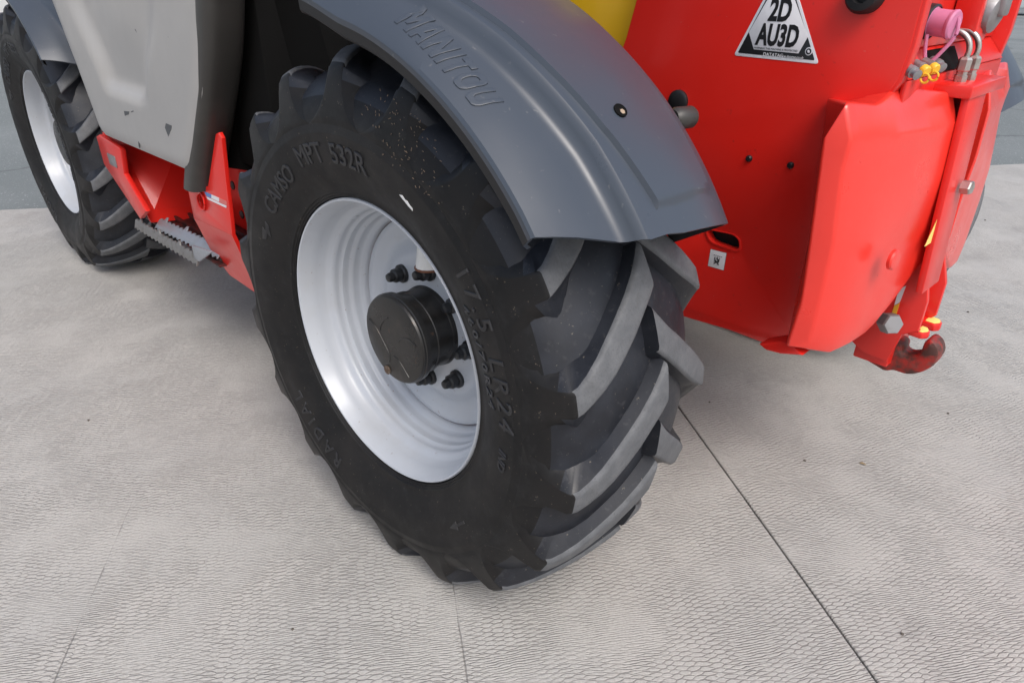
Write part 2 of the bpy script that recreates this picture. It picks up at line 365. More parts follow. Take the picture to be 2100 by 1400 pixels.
# ---- tyre
VC = .18
BASE = [(.150, .318), (.160, .328), (.172, .3335), (.179, .3345), (.1835, .336), (.1835, .339), (.1865, .341), (.1865, .344), (.190, .3465), (.190, .3495), (.197, .364), (.209, .388),
        (.2195, .415), (.2245, .440), (.2255, .462), (.2265, .466), (.2265, .4695), (.225, .473), (.2235, .488), (.221, .496), (.213, .515), (.203, .535), (.190, .549), (.178, .560), (.170, .565), (.160, .570), (.145, .577), (.115, .588), (.06, .5965), (0, .599)]
LT = [(.2238, .486), (.2222, .500), (.219, .518), (.2145, .540), (.2085, .565), (.2015, .585), (.1965, .593), (.188, .5995), (.170, .606), (.145, .613), (.118, .618), (.09, .622), (.06, .626), (.03, .628), (.004, .630), (-.010, .630)]
LB = [(.2220, .488), (.214, .508), (.205, .528), (.194, .542), (.183, .553), (.174, .560), (.168, .563), (.160, .566), (.147, .571), (.132, .576), (.112, .580), (.087, .583), (.06, .585), (.03, .586), (.004, .587), (-.010, .587)]
tyre_me = None
def sidewall_v(r):
    tab = sorted((b, a) for a, b in BASE[:20]); return lerp(tab, r)
def make_lug(far):
    """one bar of the tread: scooped shoulder end on the sidewall, then a slanting block to just past the crown"""
    bm = bmesh.new(); rows = []; PITCH_D = 20.
    cross = [-1, -.90, -.72, -.36, 0, .36, .72, .90, 1]
    for i, ((tv, tr), (bv, br_)) in enumerate(zip(LT, LB)):
        k = max(0., (.1965-tv)/(.1965+.010)); th = 16.4*k**1.10
        hw = 2.35+1.0*sstep(0, .45, k)
        if tr < .586 and tv > .19:
            g = 7.65*math.sqrt(max(0., 1-((.586-tr)/.098)**2)); hw = PITCH_D/2-g
        tail = sstep(.86, 1.0, k)
        row = []
        dep = math.hypot(tv-bv, tr-br_); sl = .36+.62*sstep(.13, .205, tv)
        wall = min(10., hw+math.degrees(dep*sl/.58))/hw
        ext = .9*tail
        def pt(v, r, a, dth=0.):
            an = R(th+a*hw+dth+(ext if a > 0 else -ext*.2)); v = v if not far else -v
            return (r*math.cos(an), VC-v, r*math.sin(an))
        edge = min(.008, (tr-br_)*.28) if tv < .20 else 0
        row.append(bm.verts.new(pt(bv, br_, -wall)))
        for a in cross: row.append(bm.verts.new(pt(tv, tr-(edge if abs(a) == 1 else edge*.25 if abs(a) > .85 else 0), a)))
        row.append(bm.verts.new(pt(bv, br_, wall)))
        rows.append(row)
    n = len(rows[0])
    for i in range(len(rows)-1):
        for j in range(n-1):
            f = bm.faces.new((rows[i][j], rows[i][j+1], rows[i+1][j+1], rows[i+1][j]))
            top = 0 < j < n-2
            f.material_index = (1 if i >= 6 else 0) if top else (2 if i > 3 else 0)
    f = bm.faces.new(rows[-1]); f.material_index = 2
    bm.faces.new(rows[0][::-1])
    bmesh.ops.recalc_face_normals(bm, faces=bm.faces)
    me = bpy.data.meshes.new('lug'); bm.to_mesh(me); bm.free(); finish(me, 52)
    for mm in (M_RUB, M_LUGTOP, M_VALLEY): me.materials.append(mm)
    return me
LUGS = [make_lug(False), make_lug(True)]
RIMP = [(.331, .016), (.3330, .006), (.3325, -.001), (.3300, -.0040), (.3265, -.003), (.3235, .004), (.321, .014), (.3165, .024), (.3135, .040), (.310, .058), (.306, .066), (.2985, .0705), (.2945, .075), (.293, .083), (.2935, .089), (.291, .0945),
        (.2865, .098), (.285, .105), (.2855, .111), (.283, .1165), (.2785, .120), (.2765, .127), (.2765, .136), (.272, .143), (.266, .147), (.2635, .155), (.2625, .18), (.2625, .27), (.285, .29), (.305, .32), (.335, .362), (.322, .358), (.29, .33)]
DISC = [(.2605, .1615), (.258, .158), (.252, .1565), (.243, .158), (.230, .164), (.218, .170), (.206, .1705), (.194, .165), (.182, .156), (.172, .151), (.162, .1495), (.09, .1495)]
HUBP = [(.100, .152), (.098, .140), (.0965, .138), (.0955, .130), (.0955, .104), (.0990, .102), (.0990, .094), (.0975, .092), (.0985, .070), (.1075, .067), (.1085, .061), (.1085, .053), (.1065, .051), (.1065, .047), (.104, .0425), (.100, .0405), (.060, .0395), (0, .0395)]
CARC = [(r, VC-v) for v, r in BASE]+[(r, VC+v) for v, r in BASE[-2::-1]]
CARC_ME = None
NUTP = [(.0235, 0), (.0235, .006), (.020, .009)]
def swirl_bm():
    bm = bmesh.new()
    return bm
def wheel(cx, cy, flip, steer, detail):
    """tyre (> lugs, lettering) and rim (> disc, hub cap, nuts); outer face towards -y unless flipped"""
    global CARC_ME
    mw = Matrix.Translation((cx, cy, HZ)) @ Matrix.Rotation(steer+(math.pi if flip else 0), 4, 'Z')
    def put(o, parent): o.parent = parent; o.matrix_local = mw if parent is T else Matrix.Identity(4)
    if CARC_ME is None:
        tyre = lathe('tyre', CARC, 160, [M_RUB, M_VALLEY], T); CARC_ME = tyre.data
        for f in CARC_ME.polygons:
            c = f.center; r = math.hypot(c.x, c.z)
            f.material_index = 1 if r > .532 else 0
    else: tyre = link('tyre', CARC_ME, None, T)
    put(tyre, T)
    for k in range(18):
        for s in (0, 1):
            a = R(11.75+20*k-10*s); me = LUGS[s]
            if abs(((math.degrees(a)+90+180+9) % 360)-180) < 34:       # bars pressed flat on the concrete
                me = me.copy(); mr = Matrix.Rotation(-a, 4, 'Y')
                for v in me.vertices:
                    q = mr @ v.co
                    if q.z < -HZ+.002: q.z = -HZ+.002
                    v.co = q
                a = 0
            l = link('lug', me, None, tyre); l.matrix_local = Matrix.Rotation(-a, 4, 'Y')
    rim = lathe('rim', RIMP, 120, M_RIM, T); put(rim, T)
    d = lathe('wheel_disc', DISC, 96, M_RIM, rim)
    h = lathe('hub_cap', HUBP, 72, M_HUB, rim, ang=28)
    h.data.name = 'hub_cap'
    for k in range(8):
        a = R(-3.5+45*k); c = Vector((.1415*math.cos(a), .1495, .1415*math.sin(a))); ax = (0, -1, 0)
        q = turned('wheel_nut', [(.0225, 0), (.0225, .007), (.0195, .0095), (.0165, .010), (.0165, .027), (.0140, .029), (.0115, .030), (.0115, .038), (.0095, .044), (.004, .046), (0, .0465)], c, ax, M_NUT, rim, seg=18, ang=25)
        bm = bmesh.new(); bm.from_mesh(q.data)
        for v in bm.verts:                                  # square the nut's middle into a hexagon
            hh = c.y-v.co.y
            if .0095 < hh < .0275:
                dx, dz = v.co.x-c.x, v.co.z-c.z; an = math.atan2(dz, dx)+k; r = math.hypot(dx, dz)
                f = math.cos(math.pi/6)/math.cos(((an) % (math.pi/3))-math.pi/6)*1.08
                v.co.x = c.x+dx*f; v.co.z = c.z+dz*f
        bm.to_mesh(q.data); bm.free()
    return tyre, rim
TY, RI = wheel(0, 0, False, .0356, 2)
FT, FR = wheel(-WB, 0, False, .0136, 1)
wheel(0, 2*CY, True, 0, 0); wheel(-WB, 2*CY, True, 0, 0)
# raised writing on the tyre walls
def on_wall(th0, r0, up=.0014):
    def f(c):
        r = r0+c[1]; an = R(th0)-c[0]/r0
        return Vector((r*math.cos(an), VC-sidewall_v(r)-c[2]*1.0+.0004, r*math.sin(an)))
    return f
M_LETTER = mat('letter_rubber', (.011, .0115, .0135), .40, spec=.5, var=[(60, .5, .7, (.019, .020, .024), .7, 4)])
for ty in (TY, FT):
    text('lettering', 'CAMSO', on_wall(132, .415), M_LETTER, ty, size=.052, depth=.0022, shear=.18, chamfer=.0011)
    text('lettering', 'MPT', on_wall(106, .428), M_LETTER, ty, size=.056, depth=.0022, chamfer=.0011)
    text('lettering', '532R', on_wall(87, .428), M_LETTER, ty, size=.056, depth=.0022, chamfer=.0011)
    text('lettering', '17.5', on_wall(34.5, .446), M_LETTER, ty, size=.056, depth=.0018, spacing=1.32, shear=.1, chamfer=.0011)
    text('lettering', 'LR24', on_wall(11.5, .446), M_LETTER, ty, size=.056, depth=.0018, spacing=1.32, shear=.1, chamfer=.0011)
    text('lettering', '460/70R24', on_wall(20, .402), M_LETTER, ty, size=.034, depth=.0016, spacing=1.35, chamfer=.0011)
    text('lettering', 'IND', on_wall(-7, .437), M_LETTER, ty, size=.028, depth=.0015, shear=.2, chamfer=.0011)
    text('lettering', 'RADIAL', on_wall(-128, .428), M_LETTER, ty, size=.050, depth=.0018, spacing=1.5, chamfer=.0011)
    arr = [(-.045, .003), (-.01, .003), (-.01, .010), (.022, 0), (-.01, -.010), (-.01, -.003), (-.045, -.003)]
    plate('rotation_arrow', arr, .0018, on_wall(-47, .425), M_LETTER, ty, bev=.0003)
    # the maker's small lightning mark beside the name
    plate('lettering', [(-.030, .012), (.004, .016), (-.002, .004), (.026, .010), (.020, -.002), (-.010, -.012), (-.004, 0), (-.024, 0)], .002, on_wall(153, .412), M_LETTER, ty, bev=.0003)
chip = plate('paint_fleck', [(-.020, .001), (-.012, .006), (-.002, .003), (.004, .005), (.012, .002), (.019, .002), (.021, -.003), (.008, -.004), (-.004, -.002), (-.014, -.001)], .0012, on_wall(63, .428), M_WPAINT, TY, bev=.0002, label='small white paint fleck on the black tyre wall')
def straw():
    bm = bmesh.new(); rnd = random.Random(3)
    for _ in range(95):
        th = rnd.gauss(66, 5.5); r = rnd.uniform(.475, .575); L = rnd.uniform(.0015, .005); w2 = .0005
        if r > .52 and rnd.random() < .4: th = rnd.gauss(74, 5)
        v = sidewall_v(min(r, .49)) if r < .49 else lerp([(.486, .2238), (.518, .219), (.54, .2145), (.565, .2085), (.585, .2015)], r)
        a = rnd.uniform(0, 3.14); c = Vector((r*math.cos(R(th)), VC-v-.0012, r*math.sin(R(th)))); d = Vector((math.cos(a), rnd.uniform(-.3, .1), math.sin(a)))*L/2; e = Vector((-math.sin(a), 0, math.cos(a)))*w2; n = Vector((0, -.0008, 0))
        q = [bm.verts.new(c+x) for x in (d+e, d-e, -d-e, -d+e)]; q2 = [bm.verts.new(c+x+n) for x in (d+e*.6, d-e*.6, -d-e*.6, -d+e*.6)]
        bm.faces.new(q2); bm.faces.new(q[::-1])
        for i in range(4): bm.faces.new((q[i], q[(i+1) % 4], q2[(i+1) % 4], q2[i]))
    bmobj('straw_bits', bm, mat('straw', (.20, .15, .11), .8), TY, kind='stuff')
straw()
# hub cap relief: three curved ribs, and a clamp above the nuts
for k, (pts) in enumerate(([(-.100, .028), (-.070, .012), (-.040, -.022), (-.020, -.050), (-.022, -.070)], [(-.012, .062), (-.030, .050), (-.046, .030), (-.052, .012)], [(.098, .022), (.070, .030), (.040, .020), (.028, .010)], [(.000, -.045), (.022, -.052), (.046, -.074), (.058, -.086)])):
    tube('cap_rib', [(x*.88, .0400, z*.88) for x, z in [(q.x, q.y) for q in spline([Vector((a, b, 0)) for a, b in pts], 6)]], .0024, M_HUB, RI, seg=8)
turned('cap_plug', [(.011, 0), (.011, .003), (.006, .004), (0, .004)], (-.030, .0395, -.088), (0, -1, 0), mat('rusty_plug', (.085, .05, .03), .6, var=[(60, .5, .65, (.18, .15, .12), .8, 3)]), RI, seg=12)
def guard():
    bm = bmesh.new(); rows = []
    for i in range(9):
        a = -1.25+2.5*i/8; row = []
        for j in range(5):
            t = j/4
            row.append(bm.verts.new((.036+.036*math.sin(a)*(1-.1*t), .150-.055*math.cos(a)*(1-.25*t), .166+.075*t)))
        rows.append(row)
    for i in range(8):
        for j in range(4): bm.faces.new((rows[i][j], rows[i+1][j], rows[i+1][j+1], rows[i][j+1]))
    g = bmobj('valve_guard', bm, M_GUARD, RI)
    tube('guard_edge', [r[0].co if False else Vector((.036+.036*math.sin(-1.25+2.5*i/8), .150-.055*math.cos(-1.25+2.5*i/8), .166)) for i, r in enumerate(range(9))], .0028, M_GUARDRUST, RI, seg=6)
guard()
# ------------------------------------------------------------------ mudguards
RIDGE = [(30, .046), (37, .040), (44, .034), (52, .016), (60, -.002), (69, -.030), (80, -.045), (110, -.05)]
def fender_section(th):
    yr = lerp(RIDGE, th); pk = yr+lerp([(30, .062), (36, .060), (45, .040), (55, .034), (110, .034)], th)
    up = .0045*sstep(34.6, 36.0, th)
    lip = lerp([(30, 0), (40, 0), (60, -.010), (80, -.018), (110, -.015)], th)
    fl = .028*sstep(78, 96, th)
    w_ = lambda f: -.088+(yr-.014+.088)*f; up = .0055*sstep(35.1, 35.6, th)
    s = [(-.074, .668+lip), (-.0855, .676+lip), (-.0895, .6935+lip), (-.0905, .697+lip), (-.0910, .703+lip), (-.088, .7085+lip), (w_(.22), .716+lip*.9), (w_(.5), .7245+lip*.6), (w_(.8), .7285+lip*.3), (yr-.014, .7305), (yr-.005, .7325), (yr+.002, .7385),
         (yr+.007, .7490), (yr+.0115, .7590), (yr+.016, .7630), (yr+.021, .7638), (pk-.0025, .7640), (pk+.001, .7645+up*1.3), (.14, .7675+up*1.2), (.185, .7655+up*1.2), (.225, .760+up*1.2), (.252, .7540+up*1.2), (.262, .7505), (.285, .744), (.305, .733), (.318, .716), (.322, .69), (.324, .60)]
    return [(y, r+fl*(1 if y < .3 else .4)) for y, r in s]
def th_end(y): return lerp([(-.09, 37.0), (-.06, 36.0), (.04, 32.2), (.2, 31.2), (.33, 30.4)], y)
def th_top(y): return lerp([(-.09, 90.0), (-.03, 97), (.05, 104), (.33, 108)], y)
def fender_point(i, t):
    y = fender_section(50)[i][0]; th = th_end(y)+(th_top(y)-th_end(y))*t
    yy, r = fender_section(th)[i]; return yy, r, th
def make_fender():
    n = len(fender_section(50)); NT = 150; bm = bmesh.new()
    out = [[None]*n for _ in range(NT+1)]; inn = [[None]*n for _ in range(NT+1)]
    for k in range(NT+1):
        sec = [fender_point(i, k/NT) for i in range(n)]
        for i, (y, r, th) in enumerate(sec):
            a = R(th); out[k][i] = bm.verts.new((r*math.cos(a), y, r*math.sin(a)))
            j0, j1 = max(i-1, 0), min(i+1, n-1); d = Vector((sec[j1][0]-sec[j0][0], sec[j1][1]-sec[j0][1])).normalized()
            ny, nr = -d.y, d.x
            tk = .0065; ri = r-nr*tk; yi = y-ny*tk
            inn[k][i] = bm.verts.new((ri*math.cos(a), yi, ri*math.sin(a)))
    for k in range(NT):
        for i in range(n-1):
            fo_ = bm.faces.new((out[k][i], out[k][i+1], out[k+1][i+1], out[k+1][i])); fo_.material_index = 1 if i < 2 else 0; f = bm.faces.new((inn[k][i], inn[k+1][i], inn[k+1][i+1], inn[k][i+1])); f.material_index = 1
    for k in (0, NT):
        for i in range(n-1): bm.faces.new((out[k][i], inn[k][i], inn[k][i+1], out[k][i+1]))
    for k in range(NT):
        bm.faces.new((out[k][0], out[k+1][0], inn[k+1][0], inn[k][0])); bm.faces.new((out[k][-1], inn[k][-1], inn[k+1][-1], out[k+1][-1]))
    bmesh.ops.recalc_face_normals(bm, faces=bm.faces)
    me = bpy.data.meshes.new('mudguard'); bm.to_mesh(me); bm.free(); finish(me, 30)
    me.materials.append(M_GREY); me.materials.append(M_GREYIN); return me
FEND = make_fender()
def band(th0, y0, up=0.):
    """maps letters onto the outer band of the mudguard: a runs rearwards, b up towards the ridge"""
    def f(c):
        th = th0-math.degrees(c[0]/.72); sec = fender_section(th); y = y0+c[1]
        r = lerp(sorted((q[0], q[1]) for q in sec[5:13]), y); a = R(th)
        return Vector(((r+c[2]-.0004)*math.cos(a), y-c[2]*.4, (r+c[2]-.0004)*math.sin(a)))
    return f
GLYPH = {'M': ([(0, 0), (0, 1), (.28, 1), (.5, .52), (.72, 1), (1, 1), (1, 0), (.75, 0), (.75, .58), (.58, .2), (.42, .2), (.25, .58), (.25, 0)], None),
         'A': ([(0, 0), (.32, 1), (.68, 1), (1, 0), (.74, 0), (.68, .2), (.32, .2), (.26, 0)], [(.39, .4), (.5, .76), (.61, .4)]),
         'N': ([(0, 0), (0, 1), (.28, 1), (.74, .40), (.74, 1), (1, 1), (1, 0), (.72, 0), (.26, .60), (.26, 0)], None), 'I': ([(0, 0), (0, 1), (1, 1), (1, 0)], None),
         'T': ([(0, 1), (1, 1), (1, .77), (.64, .77), (.64, 0), (.36, 0), (.36, .77), (0, .77)], None), 'O': (oval(.5, .5, .5, .5, 28, p=3.2), oval(.5, .5, .25, .28, 20, p=3.0)),
         'U': ([(0, 1), (.26, 1), (.26, .32), (.36, .22), (.64, .22), (.74, .32), (.74, 1), (1, 1), (1, .22), (.93, .08), (.78, 0), (.22, 0), (.07, .08), (0, .22)], None)}
def mudguard(cx, cy, dy, flip, marks):
    o = link('mudguard', FEND, None, T)
    o.matrix_local = Matrix.Translation((cx, cy+dy, HZ)) @ (Matrix.Scale(-1, 4, (0, 1, 0)) if flip else Matrix.Identity(4))
    if marks:
        x = -.102
        for ch, wd in (('M', .037), ('A', .031), ('N', .033), ('I', .0095), ('T', .028), ('O', .032), ('U', .032)):
            outl, hol = GLYPH[ch]; wd *= .86; hh = .042; fm = lambda p_: (x+p_[0]*wd+p_[1]*hh*.25-.006, (p_[1]-.5)*hh)
            plate('lettering', [fm(p_) for p_ in outl], .0020, band(61.5, -.047), M_GREY, o, holes=[[fm(p_) for p_ in hol]] if hol else [], bev=.0004, sub=3)
            x += wd+.0055
        th = R(46.5); c = Vector((.7752*math.cos(th), .118, .7752*math.sin(th))); ax = Vector((math.cos(th), -.06, math.sin(th)))
        turned('hole_shade_disc', [(.0115, -.012), (.0115, .0006), (.0100, .0012), (.0095, .0005), (0, .0004)], c, ax, M_BLACK, o, seg=24)  # black disc on the surface, painted as the dark inside of a hole
        turned('bolt', [(.0055, .0), (.0055, .0015), (.004, .0025), (0, .0025)], c+Vector((.001, .002, -.003)), ax, mat('tan_bolt', (.36, .27, .19), .6), o, seg=6, ang=20)
    return o
MG = mudguard(0, 0, 0, False, True)
mudguard(-WB, 0, .035, False, False); mudguard(0, 2*CY, 0, True, False); mudguard(-WB, 2*CY, -.035, True, False)
# bracket that carries the rear mudguard
turned('mudguard_bracket', [(0, 0), (.015, 0), (.019, .006), (.019, .04), (.015, .046), (0, .046)], P(1380, 244, y=.335), (.25, 1, 0), M_PILLAR, T)
# ------------------------------------------------------------------ rear body
YP = .74; YF = 1.40
slot = xz([(1449, 470), (1490, 478), (1506, 482), (1516, 492), (1517, 508), (1508, 512), (1478, 502), (1458, 494)], YP)
outer = [(.71, 1.62), *xz([(1893, 0), (1868, 96), (1843, 164), (1804, 214)], YP), (.625, 1.05), (.615, .585), (.600, .567), *xz([(1590, 700), (1500, 678), (1420, 655)], YP), (.10, .53), (-.05, .56), (-.05, .95), *xz([(1283, 80), (1305, 0)], YP), (.12, 1.62)]
SP = plate('side_panel', outer, .022, on_y(YP), M_RED, T, holes=[rounded(slot, .012)], bev=.003)
plate('side_panel', [(a, b) for a, b in outer], .022, on_y(YF-.022), M_RED, T, bev=.003)
ring = [(a, b) for a, b in rounded([(x+(x-.395)*.14, z+(z-.782)*.25) for x, z in slot], .014)]
plate('slot_rim', ring, .003, on_y(YP-.003), M_RED, SP, holes=[rounded(slot, .012)], bev=.001)
for u, v in ((1537, 325), (1622, 339)):
    turned('panel_bolt', [(.0075, 0), (.0075, .004), (.005, .007), (0, .0075)], P(u, v, y=YP), (0, -1, 0), M_INK, SP, seg=12)
turned('grommet_and_hole_shade', [(.034, 0), (.034, .020), (.028, .030), (.016, .032), (.014, .012), (0, .012)], P(1780, -12, y=YP), (0, -1, 0), M_GREYIN, SP)
turned('grommet_and_hole_shade', [(.026, 0), (.026, .006), (.020, .010), (0, .010)], P(1392, 208, y=YP), (0, -1, 0), M_INK, SP)  # flat dark disc painting the shade of a hole behind the mudguard
# inner chassis that closes the body
box('chassis', -2.9, .52, .83, 1.31, .50, .86, M_RED, T, bevel=.01)
box('chassis', -.05, .58, YP+.03, YF-.03, .60, 1.10, M_GREYIN, T, bevel=.004)
# ---- theft-register triangle sticker, flat print on the side panel
def tri_axes():
    a, b = P(1505, 114, y=YP), P(1680, 132, y=YP); c = P(1613, -89, y=YP)
    return a, b, c
ta, tb, tc_ = tri_axes()
def printed(lift):
    return lambda c: Vector((c[0], YP-lift-c[2], c[1]))
def inset(tri, k):
    cx = sum(p[0] for p in tri)/3; cz = sum(p[1] for p in tri)/3
    return [(cx+(x-cx)*k, cz+(z-cz)*k) for x, z in tri]
TRI = [(ta.x, ta.z), (tb.x, tb.z), (tc_.x, tc_.z)]
ST = plate('triangle_sticker', rounded(inset(TRI, 1.0), .008), .0008, printed(.0002), M_WHITE, T, bev=.0002, label='white and black triangular security sticker on the red side panel')
plate('sticker_border', rounded(inset(TRI, .90), .004), .0005, printed(.0012), M_INK, ST, bev=.0001)
def bary(a, b):                         # a along the base 0..1, b up the triangle 0..1
    A, B, C_ = [Vector(p) for p in TRI]; q = A+(B-A)*a+(C_-(A+B)/2)*b; return (q.x, q.y)
plate('sticker_field', [bary(*q) for q in ((.245, .085), (.765, .085), (.845, .255), (.525, .83), (.475, .83), (.165, .255))], .0004, printed(.0020), M_WHITE, ST, bev=.0001)
plate('sticker_field', [bary(*q) for q in ((.455, .625), (.555, .625), (.555, .735), (.455, .735))], .0004, printed(.0026), M_GREEN, ST, bev=.0001)
def at_tri(a, b, lift):
    q = bary(a, b); return lambda c: Vector((q[0]+c[0], YP-lift-c[2], q[1]+c[1]))
BL = (Vector(TRI[1])-Vector(TRI[0])).length
text('lettering', '2D', at_tri(.505, .485, .0027), M_INK, ST, size=.30*BL, depth=.0004, wx=.66, bold=.0022, shear=.08)
text('lettering', 'AU3D', at_tri(.505, .235, .0027), M_INK, ST, size=.29*BL, depth=.0004, wx=.62, bold=.0022, shear=.08)
text('lettering', 'DATATAG', at_tri(.48, .045, .0022), M_WHITE, ST, size=.050*BL, depth=.0003)
text('lettering', 'www.datatag.co.uk', at_tri(.69, .045, .0022), M_WHITE, ST, size=.036*BL, depth=.0003)
text('lettering', 'WARNING THIS MACHINE IS PROTECTED', at_tri(.50, .105, .0027), M_INK, ST, size=.027*BL, depth=.0003)
eb = bary(.875, .115)
plate('emblem', oval(*eb, .040*BL, .040*BL), .0003, printed(.0022), M_WHITE, ST, bev=.0001)
plate('emblem', oval(*eb, .030*BL, .030*BL), .0003, printed(.0027), M_INK, ST, bev=.0001)
plate('emblem', oval(*eb, .013*BL, .017*BL, rot=.6), .0003, printed(.0032), M_WHITE, ST, bev=.0001)
# ---- small white tie-down label with a hook drawing
lab = xz([(1458, 511), (1490, 519), (1484, 554), (1452, 545)], YP)
LB_ = plate('tie_down_label', lab, .0008, printed(.0002), M_WHITE, T, bev=.0001, label='small white square label with a black hook drawing')
lc = (sum(a for a, b in lab)/4, sum(b for a, b in lab)/4); LH = .5*abs(lab[0][1]-lab[3][1])
plate('label_border', [(lc[0]+(a-lc[0])*1.04, lc[1]+(b-lc[1])*1.04) for a, b in lab], .0004, printed(.0), M_INK, LB_, bev=.0001)
for k in range(5):
    x0 = lc[0]-LH*.5+k*LH*.22; z0 = lc[1]+LH*.42
    plate('label_print', [(x0, z0), (x0+LH*.16, z0+LH*.10), (x0+LH*.2, z0+LH*.05), (x0+LH*.05, z0-LH*.03)], .0003, printed(.0012), M_INK, LB_, bev=.0001)
hk = [Vector((lc[0]+a*LH, YP-.0016, lc[1]+b*LH)) for a, b in ((.02, .3), (.02, .1), (.25, .0), (.2, -.25), (-.05, -.3), (-.25, -.15))]
tube('label_print', spline(hk, 5), .0016, M_INK, LB_, seg=6)
tube('label_print', [Vector((lc[0]+a*LH, YP-.0016, lc[1]+b*LH)) for a, b in ((-.28, .25), (-.25, -.05), (.3, -.55))], .0013, M_INK, LB_, seg=6)
tube('label_print', [Vector((lc[0]+a*LH, YP-.0016, lc[1]+b*LH)) for a, b in ((.3, .25), (.25, -.05), (-.3, -.55))], .0013, M_INK, LB_, seg=6)
# ---- counterweights
def coons(top, left, right, bot, n, mm):
    def curve(pts, t):
        L = [0]
        for a, b in zip(pts, pts[1:]): L.append(L[-1]+(b-a).length)
        d = t*L[-1]
        for i in range(len(pts)-1):
            if d <= L[i+1]+1e-9:
                k = (d-L[i])/max(1e-9, L[i+1]-L[i]); return pts[i]+(pts[i+1]-pts[i])*k
        return pts[-1]
    g = []
    for j in range(mm+1):
        v = j/mm; row = []
        for i in range(n+1):
            u = i/n
            q = curve(top, u)*(1-v)+curve(bot, u)*v+curve(left, v)*(1-u)+curve(right, v)*u
            q -= top[0]*(1-u)*(1-v)+top[-1]*u*(1-v)+bot[0]*(1-u)*v+bot[-1]*u*v
            row.append(q)
        g.append(row)
    return g
cl = [P(1747, 286, y=.575), P(1728, 350, y=.575), P(1710, 500, y=.578), P(1690, 583, y=.58), P(1665, 683, y=.59), P(1653, 718, y=.60)]
cr = [P(1965, 250, y=.96), P(1950, 350, y=.98), P(1926, 430, y=.99), P(1905, 520, y=1.0)]
ct = [cl[0], P(1850, 272, y=.74), cr[0]]
cb = [cl[-1], P(1700, 724, y=.66), P(1737, 704, y=.72), P(1774, 678, y=.80), P(1822, 622, y=.88), P(1860, 574, y=.95), cr[-1]]
G = coons(ct, cl, cr, cb, 14, 16)
for j, row in enumerate(G):                 # slight crown of the casting
    for i, q in enumerate(row): q.x += .007*math.sin(math.pi*i/14)*(.4+.6*j/16)
fo = [P(1688, 279, y=.560), P(1681, 330, y=.560), P(1661, 480, y=.562), P(1641, 620, y=.565), P(1612, 712, y=.575)]
tp = [P(1735, 209, y=.575), P(1800, 214, y=.66), P(1842, 176, y=.775), P(1957, 190, y=.945)]
def cw_mesh(flip):
    bm = bmesh.new(); V = lambda q: bm.verts.new((q.x, q.y if not flip else 2*CY-q.y, q.z))
    g = [[V(q) for q in row] for row in G]
    nI, nJ = 14, 16
    def sample(pts, n):
        L = [0]
        for a, b in zip(pts, pts[1:]): L.append(L[-1]+(b-a).length)
        out = []
        for i in range(n+1):
            d = L[-1]*i/n; k = max(j for j in range(len(pts)-1) if L[j] <= d+1e-9); s = (d-L[k])/max(1e-9, L[k+1]-L[k]); out.append(pts[k]+(pts[k+1]-pts[k])*min(1, s))
        return out
    fo_s = sample(fo, nJ); tp_s = sample(tp, nI)
    fv = [V(q) for q in fo_s]; tv = [V(q) for q in tp_s]
    for j in range(nJ):
        for i in range(nI): bm.faces.new((g[j][i], g[j][i+1], g[j+1][i+1], g[j+1][i]))
        bm.faces.new((fv[j], g[j][0], g[j+1][0], fv[j+1]))
    for i in range(nI): bm.faces.new((tv[i], tv[i+1], g[0][i+1], g[0][i]))
    bm.faces.new((tv[0], g[0][0], fv[0]))
    # hidden sides: inner flank, underside and the face against the chassis
    bk = [V(q+Vector((-.10-.25*max(0, q.y-.62), .16*max(0, 1-(q.y-.57)/.3), -.02))) for q in tp_s]
    for i in range(nI): bm.faces.new((bk[i], bk[i+1], tv[i+1], tv[i]))
    ub = [V(Vector((min(q.x-.05, .66), q.y+.10*(1-i/nI), q.z-.012))) for i, q in enumerate(G[-1])]
    for i in range(nI): bm.faces.new((g[-1][i], g[-1][i+1], ub[i+1], ub[i]))
    for i in range(nI): bm.faces.new((ub[i], ub[i+1], bk[i+1], bk[i]))
    bm.faces.new([tv[0]]+fv+[ub[0], bk[0]]) if False else None
    inner = fv+[g[-1][0], ub[0], bk[0], tv[0]]
    c0 = bm.verts.new(sum((v.co for v in inner), Vector())/len(inner)+Vector((-.01, .02*(-1 if flip else 1), 0)))
    for a, b in zip(inner, inner[1:]+inner[:1]): bm.faces.new((a, b, c0))
    right = [r[-1] for r in g]+[ub[-1], bk[-1], tv[-1]]
    c1 = bm.verts.new(sum((v.co for v in right), Vector())/len(right))
    for a, b in zip(right, right[1:]+right[:1]): bm.faces.new((b, a, c1))
    bmesh.ops.recalc_face_normals(bm, faces=bm.faces)
    es = [e for e in bm.edges if len(e.link_faces) == 2 and e.calc_face_angle(0) > R(28) and not (c0 in e.verts or c1 in e.verts)]
    bmesh.ops.bevel(bm, geom=es, offset=.024, segments=5, profile=.5, affect='EDGES', clamp_overlap=True)
    return bm
CW = bmobj('counterweight', cw_mesh(False), M_CAST, T, ang=60)
bmobj('counterweight', cw_mesh(True), M_CAST, T, ang=60)
q = P(1822, 530, x=.762); turned('cast_plug', [(0, 0), (.021, 0), (.021, .006), (.018, .009), (0, .010)], q+Vector((.006, 0, 0)), (1, -.10, .03), M_CAST, CW, seg=28)
# lower lip of the chassis under the casting
plate('lower_lip', xz([(1556, 706), (1600, 699), (1625, 708), (1645, 729), (1600, 726), (1570, 718)], .60), .05, on_y(.60), M_RED, T, bev=.004)
